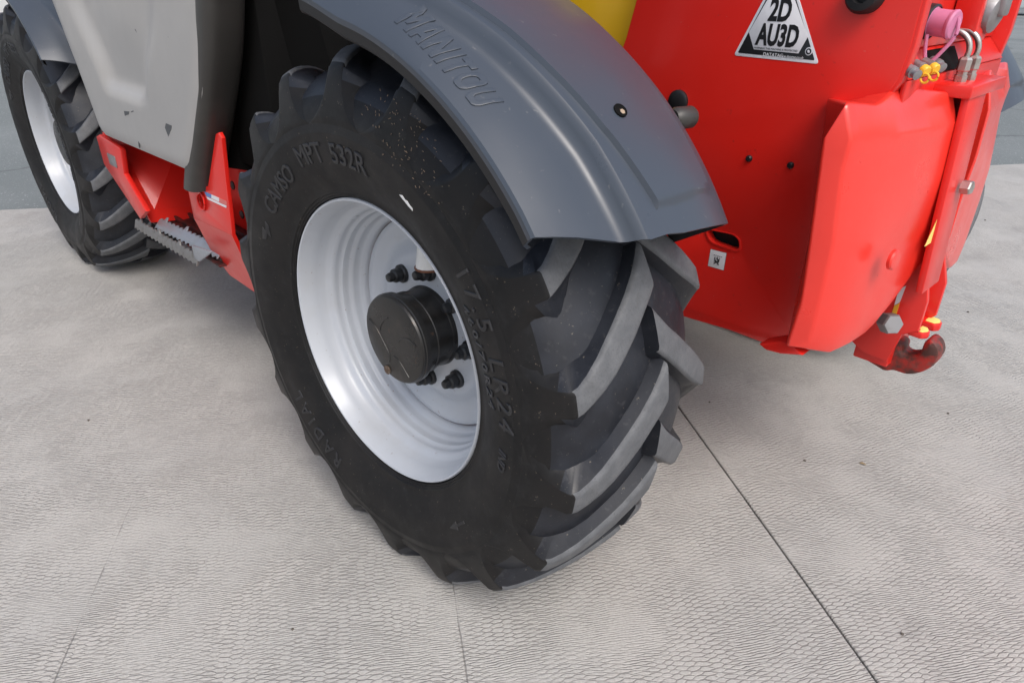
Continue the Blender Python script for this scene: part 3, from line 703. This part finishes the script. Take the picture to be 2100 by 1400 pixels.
# ---- post and top plate between the castings
def slanted(name, pts, th, m_, parent, **kw):
    """thick quad strip from four 3-d corners, thickened along -x"""
    vs = [Vector(p) for p in pts]+[Vector(p)+Vector((-th, 0, 0)) for p in pts]; n = len(pts)
    fs = [tuple(range(n)), tuple(range(2*n-1, n-1, -1))]+[(i, (i+1) % n, n+(i+1) % n, n+i) for i in range(n)]
    return mesh(name, vs, fs, m_, parent, bevel=.003, **kw)
slanted('centre_post', [(.766, .945, 1.130), (.766, 1.055, 1.130), (.790, 1.055, .70), (.790, .945, .70)], .016, M_RED, T)
slanted('centre_post', [(.745, 1.03, 1.120), (.745, 1.046, 1.120), (.770, 1.046, .70), (.770, 1.03, .70)], .09, M_RED, T)
box('top_plate', .585, .772, .925, 1.16, 1.122, 1.147, M_RED, T, bevel=.004)
box('top_plate', .60, .70, .80, 1.30, 1.098, 1.118, M_RED, T, bevel=.004)
box('top_plate', .50, .62, .80, 1.30, .60, 1.10, M_GREYIN, T, bevel=.004)
qb = P(1973, 383, x=.784); hexbolt('post_bolt', qb, (1, -.1, .06), .0155, .020, M_STEEL, T)
yst = [P(1931, 430, x=.774), P(1926, 488, x=.777), P(1896, 506, x=.775)]
mesh('reflector_sticker', [*yst, *[q+Vector((-.002, .004, 0)) for q in yst]], [(0, 1, 2), (5, 4, 3), (0, 3, 4, 1), (1, 4, 5, 2), (2, 5, 3, 0)], M_YELST, T, label='pale yellow triangular sticker on the rear post')
# ---- tow hitch: two cheeks, latch, hook
near = xz([(1889, 536), (1903, 540), (1901, 620), (1881, 684), (1848, 687), (1818, 741), (1768, 721)], 1.0)
plate('hitch_cheek', rounded(near[:4], .004)+near[4:]+[(.63, .52), (.66, .70), (.72, .77)], .016, on_y(1.0), M_RED, T, bev=.002)
far = xz([(1925, 502), (1935, 507), (1939, 582), (1918, 648), (1890, 660)], 1.14)
plate('hitch_cheek', far+[(.66, .53), (.66, .72), (.70, .78)], .016, on_y(1.14), M_RED, T, bev=.002)
box('hitch_crossplate', .66, .745, 1.016, 1.14, .46, .76, M_RED, T)
la = [P(u, v, y=1.05) for u, v in ((1888, 672), (1912, 681), (1908, 690), (1884, 682))]
def latch(name, u0, v0, L, y, hgt, mt):
    c = P(u0, v0, y=y)
    pl = plate(name, rounded([(-.005, -.024), (L, -.022), (L+.010, -.006), (L+.010, .006), (L, .022), (-.005, .024)], .004), hgt, lambda q: Vector((c.x+q[0]*.98, c.y+q[1], c.z+q[2]-q[0]*.05)), M_RED, T, bev=.003)
    plate('painted_top', rounded([(.012, -.019), (L-.002, -.018), (L+.006, -.004), (L+.006, .004), (L-.002, .018), (.012, .019)], .003), .001, lambda q: Vector((c.x+q[0]*.98, c.y+q[1], c.z+hgt+.0006+q[2]-q[0]*.05)), M_YELST, pl, bev=.0002)
latch('hitch_latch', 1888, 664, .036, 1.135, .020, M_RED); latch('hitch_latch', 1872, 682, .026, 1.048, .016, M_RED)
hook_o = xz([(1815, 690), (1842, 688), (1862, 700), (1858, 716), (1868, 722), (1893, 721), (1903, 694), (1915, 688), (1931, 702), (1935, 722), (1920, 745), (1895, 758), (1868, 762), (1838, 752), (1822, 755), (1770, 724), (1790, 700)], 1.075)
plate('tow_hook', rounded(hook_o, .012, 4), .060, on_y(1.045), M_RUST, T, bev=.010)
hb = P(1823, 662, y=.965); hexbolt('hitch_bolt', hb+Vector((-.006, 0, 0)), (.75, -.6, .25), .026, .030, M_DSTEEL, T)
def decal(name, pts, mt, label=None):
    vs = [*pts, *[q+Vector((0, .002, 0)) for q in pts]]; n = len(pts)
    o = mesh(name, vs, [tuple(range(n)), tuple(range(2*n-1, n-1, -1))]+[(i, (i+1) % n, n+(i+1) % n, n+i) for i in range(n)], mt, T)
    if label: o['label'] = label
    return o
decal('hitch_label', [P(u, v, y=.9985) for u, v in ((1858, 586), (1845, 620), (1834, 626), (1843, 593))], M_WHITE, 'small white label on the tow hitch cheek')
decal('hitch_label', [P(u, v, y=.9985) for u, v in ((1845, 621), (1838, 644), (1829, 641), (1834, 627))], M_ORG, 'small orange label on the tow hitch cheek')
decal('hitch_label', [P(u, v, y=1.137) for u, v in ((1908, 520), (1903, 533), (1893, 531))], M_WHITE)
# ---- recessed rear panel with couplings
XR = .668
slanted('rear_panel', [(XR, .765, 1.60), (XR, 1.375, 1.60), (XR, 1.375, 1.212), (XR, .765, 1.212)], .01, M_RED, T)
slanted('rear_panel', [(XR-.006, .765, 1.211), (XR-.006, 1.375, 1.211), (XR+.035, 1.375, 1.165), (XR+.035, .765, 1.165)], .01, M_RED, T)
slanted('rear_panel', [(XR+.033, .765, 1.164), (XR+.033, 1.375, 1.164), (XR+.033, 1.375, 1.120), (XR+.033, .765, 1.120)], .01, M_RED, T)
plate('side_flange', [(.690, 1.60), (.706, 1.60), (.7055, 1.225), (.699, 1.166), (.674, 1.118), (.660, 1.122), (.683, 1.168), (.690, 1.227)], .030, on_y(YP+.002), M_RED, T, bev=.003)
# ---- couplings on the recessed panel
def xr(u, v, x=XR): return P(u, v, x=x)
c0 = xr(1903, 44)
PK = turned('coupler_cap', [(.0, 0), (.027, 0), (.028, .004), (.028, .010), (.0245, .011), (.0245, .042), (.0265, .044), (.027, .049), (.024, .052), (0, .053)], c0, (1, -.12, -.08), M_PINK, T, seg=30, label='pink plastic dust cap over a coupling')
turned('coupler_collar', [(.032, -.004), (.032, .010), (.0285, .012), (.0285, -.004)], c0, (1, -.12, -.08), M_NUT, PK, seg=30)
strap = spline([c0+Vector((.053, -.004, .010)), c0+Vector((.058, -.008, -.020)), c0+Vector((.044, -.014, -.050)), c0+Vector((.028, -.020, -.072)), c0+Vector((.018, -.022, -.060)), c0+Vector((.012, -.024, -.022))], 6)
tube('cap_strap', strap, .0036, M_PINK, PK, seg=8)
c1 = xr(1978, 18, XR)
SKT = turned('trailer_socket', [(.052, 0), (.052, .008), (.043, .012), (.041, .052), (.035, .066), (.020, .072), (0, .073)], c1, (1, -.10, -.15), M_DSTEEL, T, seg=30, label='grey metal trailer socket with round lid')
box('socket_lid', c1.x+.060, c1.x+.080, c1.y-.024, c1.y+.020, c1.z-.012, c1.z+.030, M_DSTEEL, SKT, bevel=.006)
turned('socket_pin', [(.009, 0), (.009, .035), (0, .036)], c1+Vector((.025, .058, .0)), (1, 0, -.1), M_STEEL, SKT, seg=14)
hexbolt('socket_bolt', c1+Vector((.01, .085, .010)), (1, 0, 0), .012, .016, M_STEEL, SKT)
plate('socket_bracket', rounded([(c1.y-.075, c1.z-.045), (c1.y+.0, c1.z-.060), (c1.y+.01, c1.z-.045), (c1.y-.05, c1.z-.030), (c1.y-.055, c1.z+.05), (c1.y-.075, c1.z+.05)], .008), .05, lambda q: Vector((XR+.003+q[2], q[0], q[1])), M_RED, T, bev=.003)
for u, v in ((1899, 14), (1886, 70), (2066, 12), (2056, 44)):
    qq = xr(u, v, XR+.002); turned('slot_shade_disc', [(.008, -.004), (.008, .0012), (0, .0013)], qq, (1, 0, 0), M_BLACK, T, seg=14)  # black discs on the panel stand in for the shade inside slots
for k, (u, v) in enumerate(((1866, 144), (1884, 137), (1903, 133), (1918, 130))):
    c = P(u, v, x=.703); ax = Vector((.85, -.45, -.30)).normalized()
    cp = turned('hydraulic_coupling', [(0, -.012), (.0095, -.012), (.0095, .002), (.0110, .003), (.0110, .011), (.0080, .012), (.0080, .018), (.0092, .019), (.0092, .022), (.005, .023), (0, .023)], c, ax, M_DSTEEL, T, seg=18)
    if k in (1, 2):
        rg = [c+ax*.020+Vector((.008*math.cos(a)*.9+.003, -.004, -.012+.008*math.sin(a))) for a in [2*math.pi*i/16 for i in range(17)]]
        tube('pull_ring', rg, .0022, M_YCAP, cp, seg=8, label='yellow plastic pull ring')
        turned('dust_cap', [(.0092, .012), (.0104, .013), (.0104, .021), (.008, .024), (0, .024)], c, ax, M_YCAP, cp, seg=16)
for k, (du, y) in enumerate(((0, 1.0), (24, 1.045))):
    b0 = Vector((.728+.004*k, y-.015, 1.147))
    pf = turned('pipe_fitting', [(.0125, 0), (.0125, .012), (.0105, .013), (.0105, .020)], b0, (0, 0, 1), M_STEEL, T, seg=6, ang=20)
    turned('pipe_nut', [(0, .020), (.0115, .020), (.0128, .022), (.0128, .042), (.010, .046), (.006, .048)], b0, (0, 0, 1), M_STEEL, pf, seg=6, ang=20)
    tube('steel_pipe', spline([b0+Vector((0, 0, .046)), b0+Vector((.001, 0, .062)), b0+Vector((-.006, -.002, .080)), b0+Vector((-.022, -.004, .092)), b0+Vector((-.045, -.004, .094))], 5), .0056, M_STEEL, pf, seg=12)
slanted('cutout_shade_sheet', [(XR+.001, .93, 1.205), (XR+.001, 1.10, 1.205), (XR+.0365, 1.06, 1.166), (XR+.0365, .86, 1.166)], .004, M_BLACK, T)  # black sheet laid on the panel as the shade of a cutout
# ------------------------------------------------------------------ cab side
YD = .0
def door_x(z):
    l = lerp([(.785, -1.856), (1.00, -1.95), (1.24, -2.064), (1.5, -2.13)], z); r = lerp([(.806, -.982), (.90, -.895), (1.06, -.765), (1.18, -.70), (1.275, -.668), (1.5, -.66)], z); return l, r
bm = bmesh.new(); NU, NZ = 44, 40; gr = []
for j in range(NZ+1):
    row = []
    for i in range(NU+1):
        u = i/NU; zb = .785+.021*u; z = zb+(1.42-zb)*j/NZ; l, r = door_x(z)
        a = sstep(.15, .24, u-.10*sstep(1.28, .98, z))*(1-sstep(.70, .80, u+.13*sstep(1.28, .98, z)))*sstep(.955, 1.01, z)
        b2 = sstep(.24, .50, u)*(1-sstep(.52, .80, u))*sstep(.98, 1.25, z)
        edge = .010*(sstep(.04, 0, u)+sstep(.965, 1, u)+sstep(.025, 0, z-zb))
        row.append(bm.verts.new((l+(r-l)*u, YD+.030*a-.016*b2+edge, z)))
    gr.append(row)
for j in range(NZ):
    for i in range(NU): bm.faces.new((gr[j][i], gr[j][i+1], gr[j+1][i+1], gr[j+1][i]))
ex = bmesh.ops.extrude_face_region(bm, geom=list(bm.faces)); 
for v in [g for g in ex['geom'] if isinstance(g, bmesh.types.BMVert)]: v.co.y += .035
DOOR = bmobj('cab_door', bm, M_DOOR, T, ang=40)
mesh('door_window', [(-2.10, .012, 1.425), (-.672, .012, 1.425), (-.72, .10, 2.25), (-1.95, .10, 2.25), (-2.10, .022, 1.425), (-.672, .022, 1.425), (-.72, .11, 2.25), (-1.95, .11, 2.25)], [(0, 1, 2, 3), (7, 6, 5, 4), (0, 4, 5, 1), (1, 5, 6, 2), (2, 6, 7, 3), (3, 7, 4, 0)], M_GLASS, T)
tube('door_seal', [Vector((door_x(z)[0]-.006, YD+.018, z)) for z in [.79+.02*i for i in range(32)]], .007, M_GREYIN, T, seg=8)
# scrapes on the door paint
for nm, pts in (('a', [(340, 253), (352, 258), (351, 266), (345, 280), (338, 262)]), ('b', [(254, 228), (265, 229), (264, 235), (256, 238)]), ('c', [(283, 290), (286, 294), (286, 304), (284, 300)]), ('d', [(268, 229), (273, 227), (274, 229), (269, 231)])):
    pl = [P(u, v, y=YD-.0006) for u, v in pts]; n = len(pl)
    mesh('paint_scrape', [*pl, *[q+Vector((0, .002, 0)) for q in pl]], [tuple(range(n)), *[(i, (i+1) % n, n+(i+1) % n, n+i) for i in range(n)]], mat('scraped_metal', (.07, .075, .08), .55) if nm == 'a' else bpy.data.materials['scraped_metal'], DOOR)
pil = spline([(-1.045, .06, .735), (-1.00, .06, .80), (-.86, .06, .98), (-.745, .06, 1.14), (-.675, .06, 1.28), (-.62, .07, 1.45), (-.60, .12, 2.3)], 8)
bm = bmesh.new(); rows = []
for q in pil: rows.append([bm.verts.new(q+Vector((.052*math.copysign(abs(math.cos(a))**.6, math.cos(a)), .055*math.copysign(abs(math.sin(a))**.7, math.sin(a)), 0))) for a in [2*math.pi*k/28 for k in range(28)]])
for a, b in zip(rows, rows[1:]):
    for k in range(28): bm.faces.new((a[k], a[(k+1) % 28], b[(k+1) % 28], b[k]))
bm.faces.new(rows[0][::-1]); bm.faces.new(rows[-1])
bmobj('cab_pillar', bm, M_PILLAR, T, ang=50)
# cab shell, mostly hidden
box('cab_shell', -2.02, -.66, .14, .80, .82, 1.42, M_BLACK, T, bevel=.01)
box('cab_shell', -1.95, -.66, .16, .80, 1.421, 2.26, M_GLASS, T, bevel=.03)
box('cab_roof', -2.05, -.58, .06, .84, 2.262, 2.36, M_PILLAR, T, bevel=.03)
box('rear_bulkhead', -.66, -.36, .34, .80, .70, 1.75, M_BLACK, T, bevel=.01)
mesh('inner_arch', [(-.98, .115, .80), (-.52, .30, .80), (-.46, .30, 1.9), (-.58, .115, 1.9), (-.98, .135, .80), (-.52, .32, .80), (-.46, .32, 1.9), (-.58, .135, 1.9)], [(0, 1, 2, 3), (7, 6, 5, 4), (0, 4, 5, 1), (1, 5, 6, 2), (2, 6, 7, 3), (3, 7, 4, 0)], M_BLACK, T)
# ---- chassis plate behind the step and red flank in front of the wheel
fl = plate('chassis_flank', [(-1.25, .40), (-.55, .36), (-.42, .50), (-.42, .72), (-.55, .79), (-1.02, .80), (-1.25, .76)], .015, on_y(.26), M_RED, T, bev=.002, holes=[oval(-.86, .60, .018, .018)])
for u, v in ((497, 440), (513, 447), (478, 380), (470, 388)):
    qq = P(u, v, y=.26); turned('flank_bolt', [(.016, 0), (.016, .004), (.010, .007), (0, .0075)], qq, (0, -1, 0), M_GRIME, fl, seg=14)
# ---- red plate ahead of the rear wheel, folded along its lower third
YR = .045
def folded(name, top, low, th, parent, mt, holes_c=None, tilt=.22):
    """upper outline in the plane y = YR, lower outline swung inwards about the fold"""
    up = xz(top, YR); o = plate(name, up, th, on_y(YR), mt, parent, bev=.0015, holes=holes_c or [])
    return o
upper = xz([(442, 275), (448, 272), (454, 284), (464, 377), (473, 451), (476, 483), (397, 446), (381, 367), (426, 384)], YR)
hole = xz([(407, 398), (411, 394), (415, 397), (420, 408), (422, 420), (421, 429), (418, 431), (413, 426), (408, 414), (406, 404)], YR)
RP = plate('step_side_plate', upper, .012, on_y(YR), M_RED, T, bev=.0015, holes=[rounded(hole, .006)])
foldA, foldB = Vector((upper[6][0], 0, upper[6][1])), Vector((upper[5][0], 0, upper[5][1]))
def low_pt(u, v):
    # the lower leaf leans inwards: y grows with distance below the fold line
    y = YR
    for _ in range(25):
        q = P(u, v, y=y); d = (foldB-foldA); n = Vector((d.z, 0, -d.x)).normalized(); dist = abs((Vector((q.x, 0, q.z))-foldA).dot(n)); y = YR+.30*dist
    return P(u, v, y=y)
lo = [P(397, 446, y=YR), P(476, 483, y=YR), low_pt(534, 607), low_pt(471, 564), low_pt(436, 520)]
n = len(lo); mesh('step_side_plate', [*lo, *[q+Vector((0, .012, 0)) for q in lo]], [tuple(range(n)), tuple(range(2*n-1, n-1, -1)), *[(i, (i+1) % n, n+(i+1) % n, n+i) for i in range(n)]], M_RED, T)
rg = [Vector((a, YR-.003, b)) for a, b in rounded(hole, .006)]; rg.append(rg[0])
tube('hole_rim', rg, .0035, M_RED, RP, seg=6)
qh = P(414, 414, y=YR+.035); turned('plate_lock', [(0, 0), (.020, 0), (.020, .012), (.012, .016), (0, .016)], qh+Vector((-.006, .01, 0)), (0, -1, 0), M_NUT, RP, seg=16)
def flag(name, pts, mt):
    q = [P(u, v, y=YR-.0012) for u, v in pts]; n = len(q)
    return mesh(name, [*q, *[k+Vector((0, .001, 0)) for k in q]], [tuple(range(n)), *[(i, (i+1) % n, n+(i+1) % n, n+i) for i in range(n)]], mt, RP)
flag('flag_sticker', [(419, 393), (433, 399), (433, 406.5), (423, 402)], M_BLUE); flag('flag_sticker', [(433.3, 399.2), (449, 406), (449, 414), (433.3, 406.7)], M_WHITE); flag('flag_sticker', [(449.3, 406.2), (464.5, 413), (464.5, 421), (449.3, 414.2)], M_REDINK)
flag('flag_sticker', [(423, 403.5), (464.5, 422.5), (463.5, 426.5), (426, 409)], M_WHITE)
# ---- front plate, recess and step
YQ = .02
fp = xz([(197, 280), (203, 276), (243, 302), (247, 308), (254, 357), (299, 434), (287, 449), (213, 337)], YQ)
FPL = plate('step_front_plate', fp, .02, on_y(YQ), M_RED, T, bev=.004)
bd = xz([(220, 313), (236, 321), (242, 345), (227, 337)], YQ); plate('side_reflector', rounded(bd, .006), .003, on_y(YQ-.003), M_DSTEEL, FPL, bev=.0008)
box('step_recess', -1.96, -1.10, .30, .33, .42, .80, M_RED, T)
mesh('step_recess', [(-1.93, .03, .78), (-1.80, .30, .78), (-1.66, .30, .44), (-1.66, .05, .47), (-1.95, .03, .78), (-1.82, .31, .78), (-1.68, .31, .44), (-1.68, .05, .47)], [(0, 1, 2, 3), (7, 6, 5, 4), (0, 4, 5, 1), (1, 5, 6, 2), (2, 6, 7, 3), (3, 7, 4, 0)], M_RED, T)
turned('recess_plug', [(.024, 0), (.024, .004), (.018, .006), (.016, .003), (0, .003)], P(379, 424, y=.295), (0, -1, 0), M_DSTEEL, T, seg=20)
box('step_floor', -1.80, -1.08, .07, .30, .448, .456, M_GRIME, T, bevel=.002)
for k in range(4): box('step_rail', -1.78, -1.10, .085+.055*k, .097+.055*k, .456, .474, M_GRIME, T, bevel=.002)
def toothed(name, a, b, y, hgt, n, m_, lean=0., tooth=.010):
    """serrated strip between two points (x, z), cut as one plate"""
    (x0, z0), (x1, z1) = a, b; up = []; dn = []
    for k in range(n):
        t0, t1 = k/n, (k+1)/n; xx = lambda t: x0+(x1-x0)*t; zz = lambda t: z0+(z1-z0)*t
        big = tooth*(2.2 if k % 5 == 1 else .7)
        for f, d in ((.05, 0), (.30, big), (.62, big), (.85, 0)): t = t0+(t1-t0)*f; up.append((xx(t), zz(t)+hgt+d))
        for f, d in ((.10, 0), (.35, tooth*.9), (.65, tooth*.9), (.92, 0)): t = t0+(t1-t0)*f; dn.append((xx(t), zz(t)-(tooth*.9-d)))
    return plate(name, up+dn[::-1], .006, lambda q: Vector((q[0], y+q[2]+lean*(q[1]-z0), q[1])), m_, T, bev=.0008)
toothed('step_edge', (-1.655, .452), (-1.10, .478), .055, .026, 15, M_GALV, lean=.9, tooth=.006)
toothed('step_edge', (-1.79, .428), (-1.16, .448), .018, .028, 16, M_DGALV, lean=.35, tooth=.006)
vv = [P(u, v, y=.03) for u, v in ((392, 503), (434, 517), (408, 537), (400, 533))]
n = 4; mesh('step_gusset', [*vv, *[q+Vector((0, .008, 0)) for q in vv]], [tuple(range(n)), tuple(range(2*n-1, n-1, -1)), *[(i, (i+1) % n, n+(i+1) % n, n+i) for i in range(n)]], M_GALV, T, bevel=.002)
# ------------------------------------------------------------------ rest of the machine (over and beyond the frame)
box('boom', -3.6, .45, .92, 1.22, 1.70, 2.05, M_RED, T, bevel=.02)
plate('boom_support', [(-.48, 1.10), (.02, 1.10), (.052, 1.198), (.073, 1.284), (.10, 1.70), (-.48, 1.70)], .40, on_y(.80), M_YEL, T, bev=.008)
box('engine_cover', -2.0, .0, 1.42, 2.02, .78, 1.55, M_RED, T, bevel=.05)
box('axle', -.09, .09, .30, 1.84, .50, .70, M_GREYIN, T, bevel=.03); box('axle', -WB-.09, -WB+.09, .30, 1.84, .50, .70, M_GREYIN, T, bevel=.03)
box('boom_head', -3.75, -3.45, .85, 1.29, .8, 1.75, M_RED, T, bevel=.03)
box('recess_shade_board', -1.93, -1.00, .045, .335, .792, .816, M_GREYIN, T, bevel=.004)  # board added over the step recess to keep light out of it
box('belly_shade_block', -2.0, -.80, .36, 1.90, .40, .78, M_GREYIN, T, bevel=.03)  # unseen block added under the belly to deepen the ground shade
box('axle_shade_block', -.30, .20, .80, 1.34, .46, .60, M_GREYIN, T, bevel=.03)  # block added between the rear wheels to darken the ground below
# ------------------------------------------------------------------ surroundings
def thing(name, label, cat, loc, rz=0, group=None):
    o = bpy.data.objects.new(name, None); COL.objects.link(o); o.location = loc; o.rotation_euler = (0, 0, rz); o['label'] = label; o['category'] = cat
    if group: o['group'] = group
    return o
M_CAR = mat('pale_car_paint', (.62, .70, .70), .25, coat=.5); M_TYRE2 = mat('car_tyre', (.02, .02, .021), .7); M_ALLOY = mat('alloy', (.35, .35, .36), .4, metal=.6)
def car(loc, rz, label):
    t = thing('parked_car', label, 'car', loc, rz)
    side = [(-2.05, .30), (-1.72, .22), (-1.70, .30), (-1.60, .52), (-1.36, .62), (-1.12, .52), (-1.02, .26), (1.0, .26), (1.10, .52), (1.34, .62), (1.58, .52), (1.68, .28), (2.0, .30), (2.06, .50), (1.98, .78), (1.2, .92), (.75, .96), (-1.5, 1.0), (-2.02, .92), (-2.1, .6)]
    plate('body', side, 1.70, lambda q: Vector((q[0], q[2]-.85, q[1])), M_CAR, t, bev=.05)
    roof = [(-1.55, .99), (-1.2, 1.38), (-.2, 1.45), (.35, 1.40), (1.0, .95)]
    cab = plate('cabin', roof, 1.42, lambda q: Vector((q[0], q[2]-.71, q[1])), M_CAR, t, bev=.06)
    for s in (-1, 1):
        for pts in ([(-1.32, 1.02), (-1.08, 1.32), (-.30, 1.38), (-.30, 1.02)], [(-.22, 1.02), (-.22, 1.38), (.28, 1.33), (.78, 1.0)]):
            plate('window', rounded(pts, .05), .01, lambda q, s=s: Vector((q[0], s*(.712+q[2]), q[1])), M_GLASS, t, bev=.002)
        plate('headlight', oval(0, .72, .16, .07, p=3), .03, lambda q, s=s: Vector((2.0+q[2], s*.6+q[0], q[1])), M_ALLOY, t)
        for x in (-1.36, 1.34):
            wh = turned('wheel', [(0, -.09), (.22, -.09), (.30, -.08), (.315, 0), (.30, .08), (.22, .09), (0, .09)], (x, s*.76, .315), (0, s, 0), M_TYRE2, t, seg=32)
            turned('wheel_rim', [(.20, .080), (.205, .095), (.18, .098), (.06, .085), (0, .085)], (x, s*.76, .315), (0, s, 0), M_ALLOY, wh, seg=24)
    return t
cc = P(2098, 31, z=0.0); car((cc.x+.55, cc.y+.2, 0), R(12), 'pale green-white parked car far off on the asphalt behind the machine')
M_WALL = mat('pale_render', (.62, .63, .62), .8, var=[(.6, .4, .7, (.54, .55, .55), .6, 4)], bump=(20, .1, .01)); M_SHUT = mat('dark_window', (.03, .035, .045), .25)
bl = thing('low_building', 'pale rendered building across the asphalt beyond the front wheel', 'building', (-15.2, 1.5, 0), 0)
box('wall', -1.5, 0, -14, 9, 0, 3.4, M_WALL, bl, bevel=.02); box('roof', -1.7, .25, -14.2, 9.2, 3.402, 3.6, mat('roof_sheet', (.16, .17, .18), .6), bl, bevel=.02)
for k in range(9):
    y0 = -13+2.4*k; wd = box('window', .003, .05, y0, y0+1.5, 1.0, 2.3, M_SHUT, bl, bevel=.005); box('window_frame', .052, .08, y0+.70, y0+.78, 1.0, 2.3, M_WALL, wd, bevel=.005)
bl2 = thing('brick_building', 'long brown brick building standing far behind the parked car', 'building', (-14, 62, 0), R(-14))
M_BRK = mat('far_brick', (.22, .12, .09), .85, var=[(3, .4, .7, (.17, .10, .08), .7, 4)])
box('wall', -28, 28, 0, 8, 0, 5, M_BRK, bl2, bevel=.02); box('roof', -28.5, 28.5, -.5, 8.5, 5.002, 5.4, bpy.data.materials['roof_sheet'], bl2, bevel=.02)
for k in range(14):
    x0 = -26+3.9*k; wd = box('window', x0, x0+2, -.05, -.003, 1.4, 3.2, M_SHUT, bl2, bevel=.005); box('window_sill', x0-.1, x0+2.1, -.12, -.004, 1.28, 1.395, M_WALL, wd, bevel=.005)
# grit and a leaf on the slab
M_PEB = mat('pebble', (.10, .085, .07), .8, bump=(80, .4, .003))
spots = [(1650, 945, .0045), (1455, 825, .004), (1985, 640, .005), (2020, 452, .005), (1944, 848, .004), (1850, 1300, .004), (182, 862, .004), (600, 1290, .0035)]
for u, v, r in spots:
    q = P(u, v, z=0.); bm = bmesh.new(); bmesh.ops.create_icosphere(bm, subdivisions=2, radius=r)
    for vv_ in bm.verts: vv_.co *= random.uniform(.75, 1.2); vv_.co.z *= .6
    o = bmobj('pebble', bm, M_PEB, None, ang=60, label='tiny dark pebble lying on the pale concrete', category='pebble', group='pebbles scattered on the concrete'); o.location = (q.x, q.y, r*.45); o.rotation_euler = (0, 0, random.uniform(0, 6))
q = P(1769, 952, z=0.); M_LEAF = mat('dry_leaf', (.33, .26, .15), .8)
o = mesh('dead_leaf', [(-.011, 0, .001), (-.004, .005, .004), (.006, .004, .003), (.012, -.001, .001), (.005, -.004, .005), (-.005, -.005, .002), (0, 0, .0055), (0, .001, .0025)], [(0, 1, 6), (1, 2, 6), (2, 3, 6), (3, 4, 6), (4, 5, 6), (5, 0, 6), (1, 0, 7), (2, 1, 7), (3, 2, 7), (4, 3, 7), (5, 4, 7), (0, 5, 7)], M_LEAF, None, label='tiny dry tan leaf on the concrete right of the saw cut', category='leaf')
o.location = (q.x, q.y, .001)
